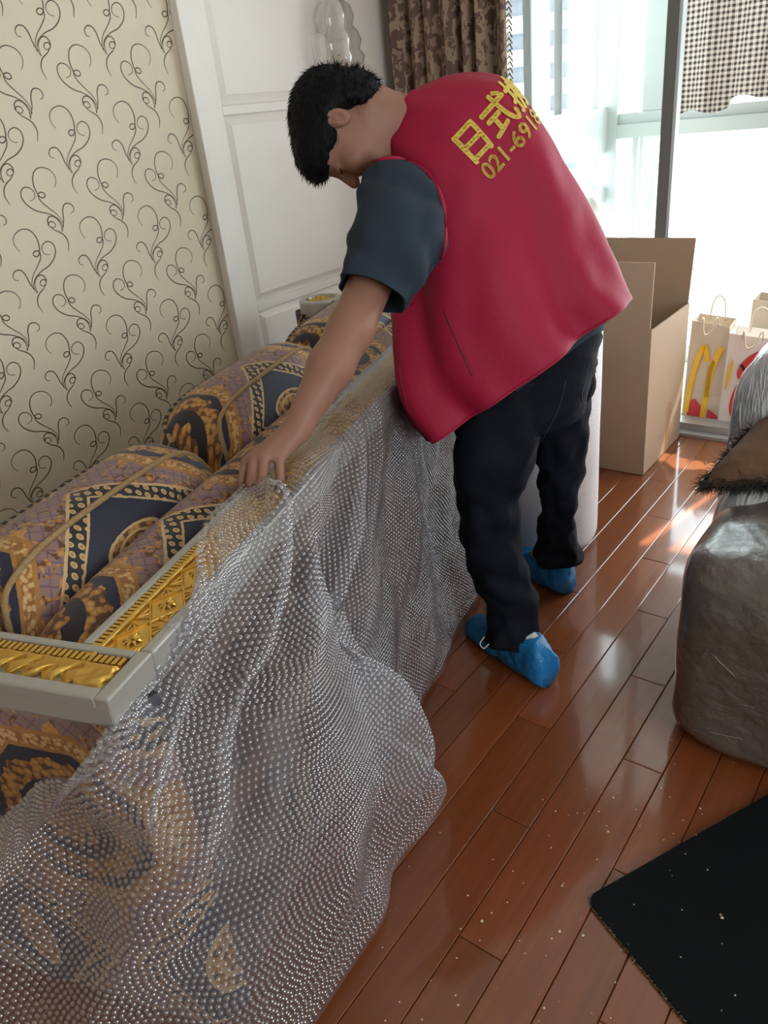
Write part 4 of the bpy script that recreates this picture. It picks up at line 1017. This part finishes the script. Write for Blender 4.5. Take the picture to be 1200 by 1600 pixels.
paper_bag('paper_bag', 'kraft paper bag with tall yellow arches print beside the cardboard box', XBAG, .838, 1.005, .43, .10, M['kraft'], .05, [
  ('arch_print', 'yellow', 'stroke', [(.10, .02), (.18, .16), (.30, .27), (.42, .325), (.50, .30), (.52, .26)], .011),
  ('arch_print', 'yellow', 'stroke', [(.55, .005), (.60, .12), (.66, .22), (.80, .30), (.88, .325)], .012),
  ('arch_print', 'yellow', 'stroke', [(.60, .10), (.62, .20), (.68, .255), (.72, .26)], .010),
  ('red_print', 'red', 'poly', [(.14, .004), (.50, .004), (.48, .055), (.34, .085), (.20, .078), (.14, .06)], 0),
  ('red_print', 'red', 'poly', [(.66, .004), (.96, .004), (.92, .02), (.78, .035), (.68, .045)], 0)])
paper_bag('paper_bag', 'white paper bag with rounded red shapes half behind the wrapped armchair', XBAG-.045, .635, .835, .40, .10, M['paperwhite'], .05, [
  ('red_print', 'red', 'poly', oval(.42, .135, .22, .085, .25), 0),
  ('red_print', 'red', 'poly', oval(.62, .275, .34, .058, .12), 0),
  ('dark_band', 'dark', 'stroke', [(.70, .335), (.72, .29), (.80, .235)], .006),
  ('dark_band', 'dark', 'stroke', [(.34, .275), (.44, .25), (.50, .225)], .006),
  ('yellow_print', 'yellow', 'poly', oval(.13, .225, .085, .026, .9), 0)])
paper_bag('paper_bag', 'plain kraft paper bag standing behind the white paper bag', XBAG+.14, .56, .80, .50, .11, M['kraft'], .02, [])
# knotted white bag on the balcony
fw = Field(*[axis(c-.2, c+.2, .009) for c in (3.60, 1.56, .62)])
fw.ell((3.60, 1.56, .58), np.eye(3), (.12, .11, .15), .03); fw.ell((3.62, 1.55, .70), np.eye(3), (.05, .06, .08), .04)
V, Fc = fw.mesh(); V = add_noise(V, .016, 11, 3)
wbag = tag(mesh_obj('plastic_bag', V, Fc, M['bagwhite']), 'stuffed white plastic bag on the balcony behind the worker', 'bag')
wbag.location.z = .17
q = MB(); q.box((3.42, 1.40, .03), (3.78, 1.69, .58)); st = tag(q.build('storage_cabinet', M['alu'], bevel=.006), 'low white cabinet on the balcony under the plastic bag', 'cabinet')

# ------------------------------------------------------------------ stretch-wrapped armchair, pillow
chair = tag(empty('wrapped_armchair', (1.8, .1, 0)), 'armchair bundled in shiny stretch film at the right edge', 'armchair')
def blob(parts, lo, hi, step, namp, nscale, seed):
    f_ = Field(*[axis(l, h, step) for l, h in zip(lo, hi)])
    for c, r, k, e in parts:
        c, r = np.array(c), np.array(r)
        f_.add(lambda P, c=c, r=r, e=e: (np.sum(np.abs((P-c)/r)**e, -1)**(1/e)-1)*r.min(), c-r, c+r, k)
    V, Fc = f_.mesh(); N = vnormals(V, Fc); V = add_noise(V, namp, nscale, seed, N); V[:, 2] = np.maximum(V[:, 2], .004); return V, Fc
V, Fc = blob([((1.755, .045, .245), (.345, .372, .25), .03, 8), ((1.70, .19, .36), (.27, .17, .155), .04, 3.2), ((1.62, -.02, .40), (.20, .30, .10), .05, 3)], (1.35, -.4, -.03), (2.25, .50, .62), .014, .012, 7, 1)
mesh_obj('wrapped_seat', V, Fc, M['wrapbrown'], chair); cv = [BVHTree.FromPolygons([Vector(p) for p in V], [tuple(int(k) for k in f) for f in Fc])]
V, Fc = blob([((2.13, .08, .42), (.17, .40, .39), .03, 5), ((1.94, .30, .31), (.25, .15, .22), .06, 3)], (1.6, -.45, -.03), (2.35, .56, .86), .014, .010, 9, 2)
mesh_obj('wrapped_back', V, Fc, M['wrapsilver'], chair); cv.append(BVHTree.FromPolygons([Vector(p) for p in V], [tuple(int(k) for k in f) for f in Fc]))
# loose film folds catching the light
def on_chair(y, z):
    hs2 = [b.ray_cast(Vector((.8, y, z)), Vector((1, 0, 0))) for b in cv]; hs2 = [h for h in hs2 if h[0] is not None]
    if not hs2: return None
    h = min(hs2, key=lambda k: k[3]); return np.array(h[0])+np.array(h[1])*(.001 if h[1].x < 0 else -.001)
q = MB()
for i in range(300):
    low = i % 20 == 0; y = rng.uniform(-.05, .47); z = rng.uniform(.05, .5) if low else rng.uniform(.52, .80); dy, dz = (rng.normal(0, .03), rng.normal(0, .012)) if low else (rng.normal(0, .010), -rng.uniform(.02, .05))
    P = [on_chair(y+dy*k/4+rng.normal(0, .0015), z+dz*k/2) for k in range(7)]
    if any(p is None for p in P) or max(np.linalg.norm(P[k+1]-P[k]) for k in range(6)) > .06: continue
    r0 = rng.uniform(.0003, .0007) if low else rng.uniform(.0008, .0022); q.tube(np.array(P), [r0*.3]+[r0]*5+[r0*.3], 5)
tag(q.build('film_folds', M['wrapsilver'], chair, True), kind='stuff')
# pillow with shaggy edge
pil = tag(empty('throw_pillow', (1.72, .16, .52)), 'brown patterned throw pillow with dark shaggy fringe on the wrapped armchair', 'pillow')
ptip = np.array([1.775, .465, .505]); pB = np.array([2.06, .385, .61]); pD = np.array([1.80, .12, .58]); c0 = (pB+pD)/2
up = np.cross(pB-ptip, pD-ptip); up /= np.linalg.norm(up); up = up if up[2] > 0 else -up
n = 40; V = []
def pil_pt(a, b_): return (ptip-pB)*.5*a+(ptip-pD)*.5*b_       # (1, 1) is the corner that points into the room
for sgn in (1, -1):
    for i in range(n):
        for k in range(n):
            a, b_ = -1+2*i/(n-1), -1+2*k/(n-1); h = .060*max(0, (1-a**4))**.6*max(0, (1-b_**4))**.6
            V.append(c0+pil_pt(a, b_)*(1-.05*(1-max(abs(a), abs(b_))))+up*sgn*h)
Fc = grid_faces(n, n)+[tuple(j+n*n for j in f[::-1]) for f in grid_faces(n, n)]
mesh_obj('pillow_cover', V, Fc, M['pillow'], pil)
q = MB()
for i in range(5200):
    t = rng.uniform(-1, 1); sd = rng.integers(0, 4); a, b_ = [(t, 1), (t, -1), (1, t), (-1, t)][sd]
    p = c0+pil_pt(a, b_)*rng.uniform(.93, 1.0)+up*rng.normal(0, .008); d = pil_pt(a, b_); d = d/np.linalg.norm(d)*.6+rng.normal(0, .55, 3); d /= np.linalg.norm(d); L = rng.uniform(.018, .038)
    w = np.cross(d, rng.normal(0, 1, 3)); w *= .0016/np.linalg.norm(w); q.add([p-w, p+w, p+d*L+np.array([0, 0, -.004])], [(0, 1, 2)])
tag(q.build('fringe', M['fringe'], pil), kind='stuff')

# ------------------------------------------------------------------ black mat, crumbs
mc = [onz(915, 1408, 0), onz(1167, 1264, 0), None, onz(1050, 1600, 0)]
e_a = mc[1]-mc[0]; e_b = mc[3]-mc[0]; e_a /= np.linalg.norm(e_a); e_b = e_b-e_a*(e_b @ e_a); e_b /= np.linalg.norm(e_b)
La, Lb, r = .62, .60, .022; out = []
for cx, cy, a0 in ((r, r, math.pi), (La-r, r, 1.5*math.pi), (La-r, Lb-r, 0), (r, Lb-r, .5*math.pi)):
    for k in range(9): a = a0+k/8*math.pi/2; out.append((cx+r*math.cos(a), cy+r*math.sin(a)))
mat_o = tag(empty('floor_mat', tuple(mc[0])), 'black rubber floor mat with frayed edge lying on the planks', 'mat')
base = [mc[0]+e_a*x+e_b*y for x, y in out]; nn = len(base)
V = [p+np.array([0, 0, .0015]) for p in base]+[p+np.array([0, 0, .010]) for p in base]
up_face = tuple(range(nn, 2*nn)); nz_ = np.cross(e_a, e_b)[2]
mesh_obj('mat_sheet', V, [up_face if nz_ > 0 else up_face[::-1]]+[(i, (i+1) % nn, nn+(i+1) % nn, nn+i) for i in range(nn)], M['mat'], mat_o, False)
q = MB(); per = np.array(base+[base[0]]); dd = np.r_[0, np.cumsum(np.linalg.norm(np.diff(per, axis=0), axis=1))]; cm = np.mean(base, 0)
for i in range(3600):
    t = rng.uniform(0, dd[-1]); p = np.array([np.interp(t, dd, per[:, k]) for k in range(3)]); d = p-cm; d /= np.linalg.norm(d); d = d*.5+rng.normal(0, .5, 3); d[2] = abs(d[2])*.2; L = rng.uniform(.003, .008); w = rng.normal(0, 1, 3); w *= .0011/np.linalg.norm(w)
    p = p+np.array([0, 0, rng.uniform(.001, .008)]); q.add([p-w, p+w, p+d*L], [(0, 1, 2)])
tag(q.build('frayed_edge', M['fray'], mat_o), kind='stuff')
q = MB()
spots = [(880, 1381), (878, 1385), (731, 1400), (768, 1427), (753, 1440), (874, 1456), (862, 1467), (850, 1576), (720, 1452), (848, 1250), (868, 1268), (913, 1271), (902, 1271), (948, 1291), (950, 1300), (958, 1247), (966, 1239), (1033, 1232), (1094, 1264), (1052, 1303), (1067, 1282), (1000, 1291), (1125, 1435), (1127, 1440), (990, 1419), (1070, 1340), (1105, 1365), (659, 1594), (624, 1566), (602, 1595), (712, 1556), (716, 1571), (911, 1462), (1047, 1246), (1062, 1316)]
for u, v in spots+[(rng.uniform(560, 1150), rng.uniform(1150, 1600)) for _ in range(60)]:
    p = onz(u, v, 0); on_mat = (0 < (p-mc[0]) @ e_a < La) and (0 < (p-mc[0]) @ e_b < Lb)
    if p[1] > .72: continue
    r_ = rng.uniform(.0008, .0022) if (u, v) not in spots else rng.uniform(.0016, .0032); z = (.010 if on_mat else 0)+r_*.6
    V = [p+np.array([0, 0, z])+r_*np.array(a)*rng.uniform(.7, 1.3) for a in ((1, 0, 0), (0, 1, 0), (-1, 0, 0), (0, -1, 0), (0, 0, .8), (0, 0, -.6))]
    q.add(V, [(0, 1, 4), (1, 2, 4), (2, 3, 4), (3, 0, 4), (1, 0, 5), (2, 1, 5), (3, 2, 5), (0, 3, 5)])
tag(q.build('crumbs', M['crumb']), 'tiny pale crumbs scattered over floor and mat', 'crumbs', kind='stuff')
bpy.context.view_layer.update()
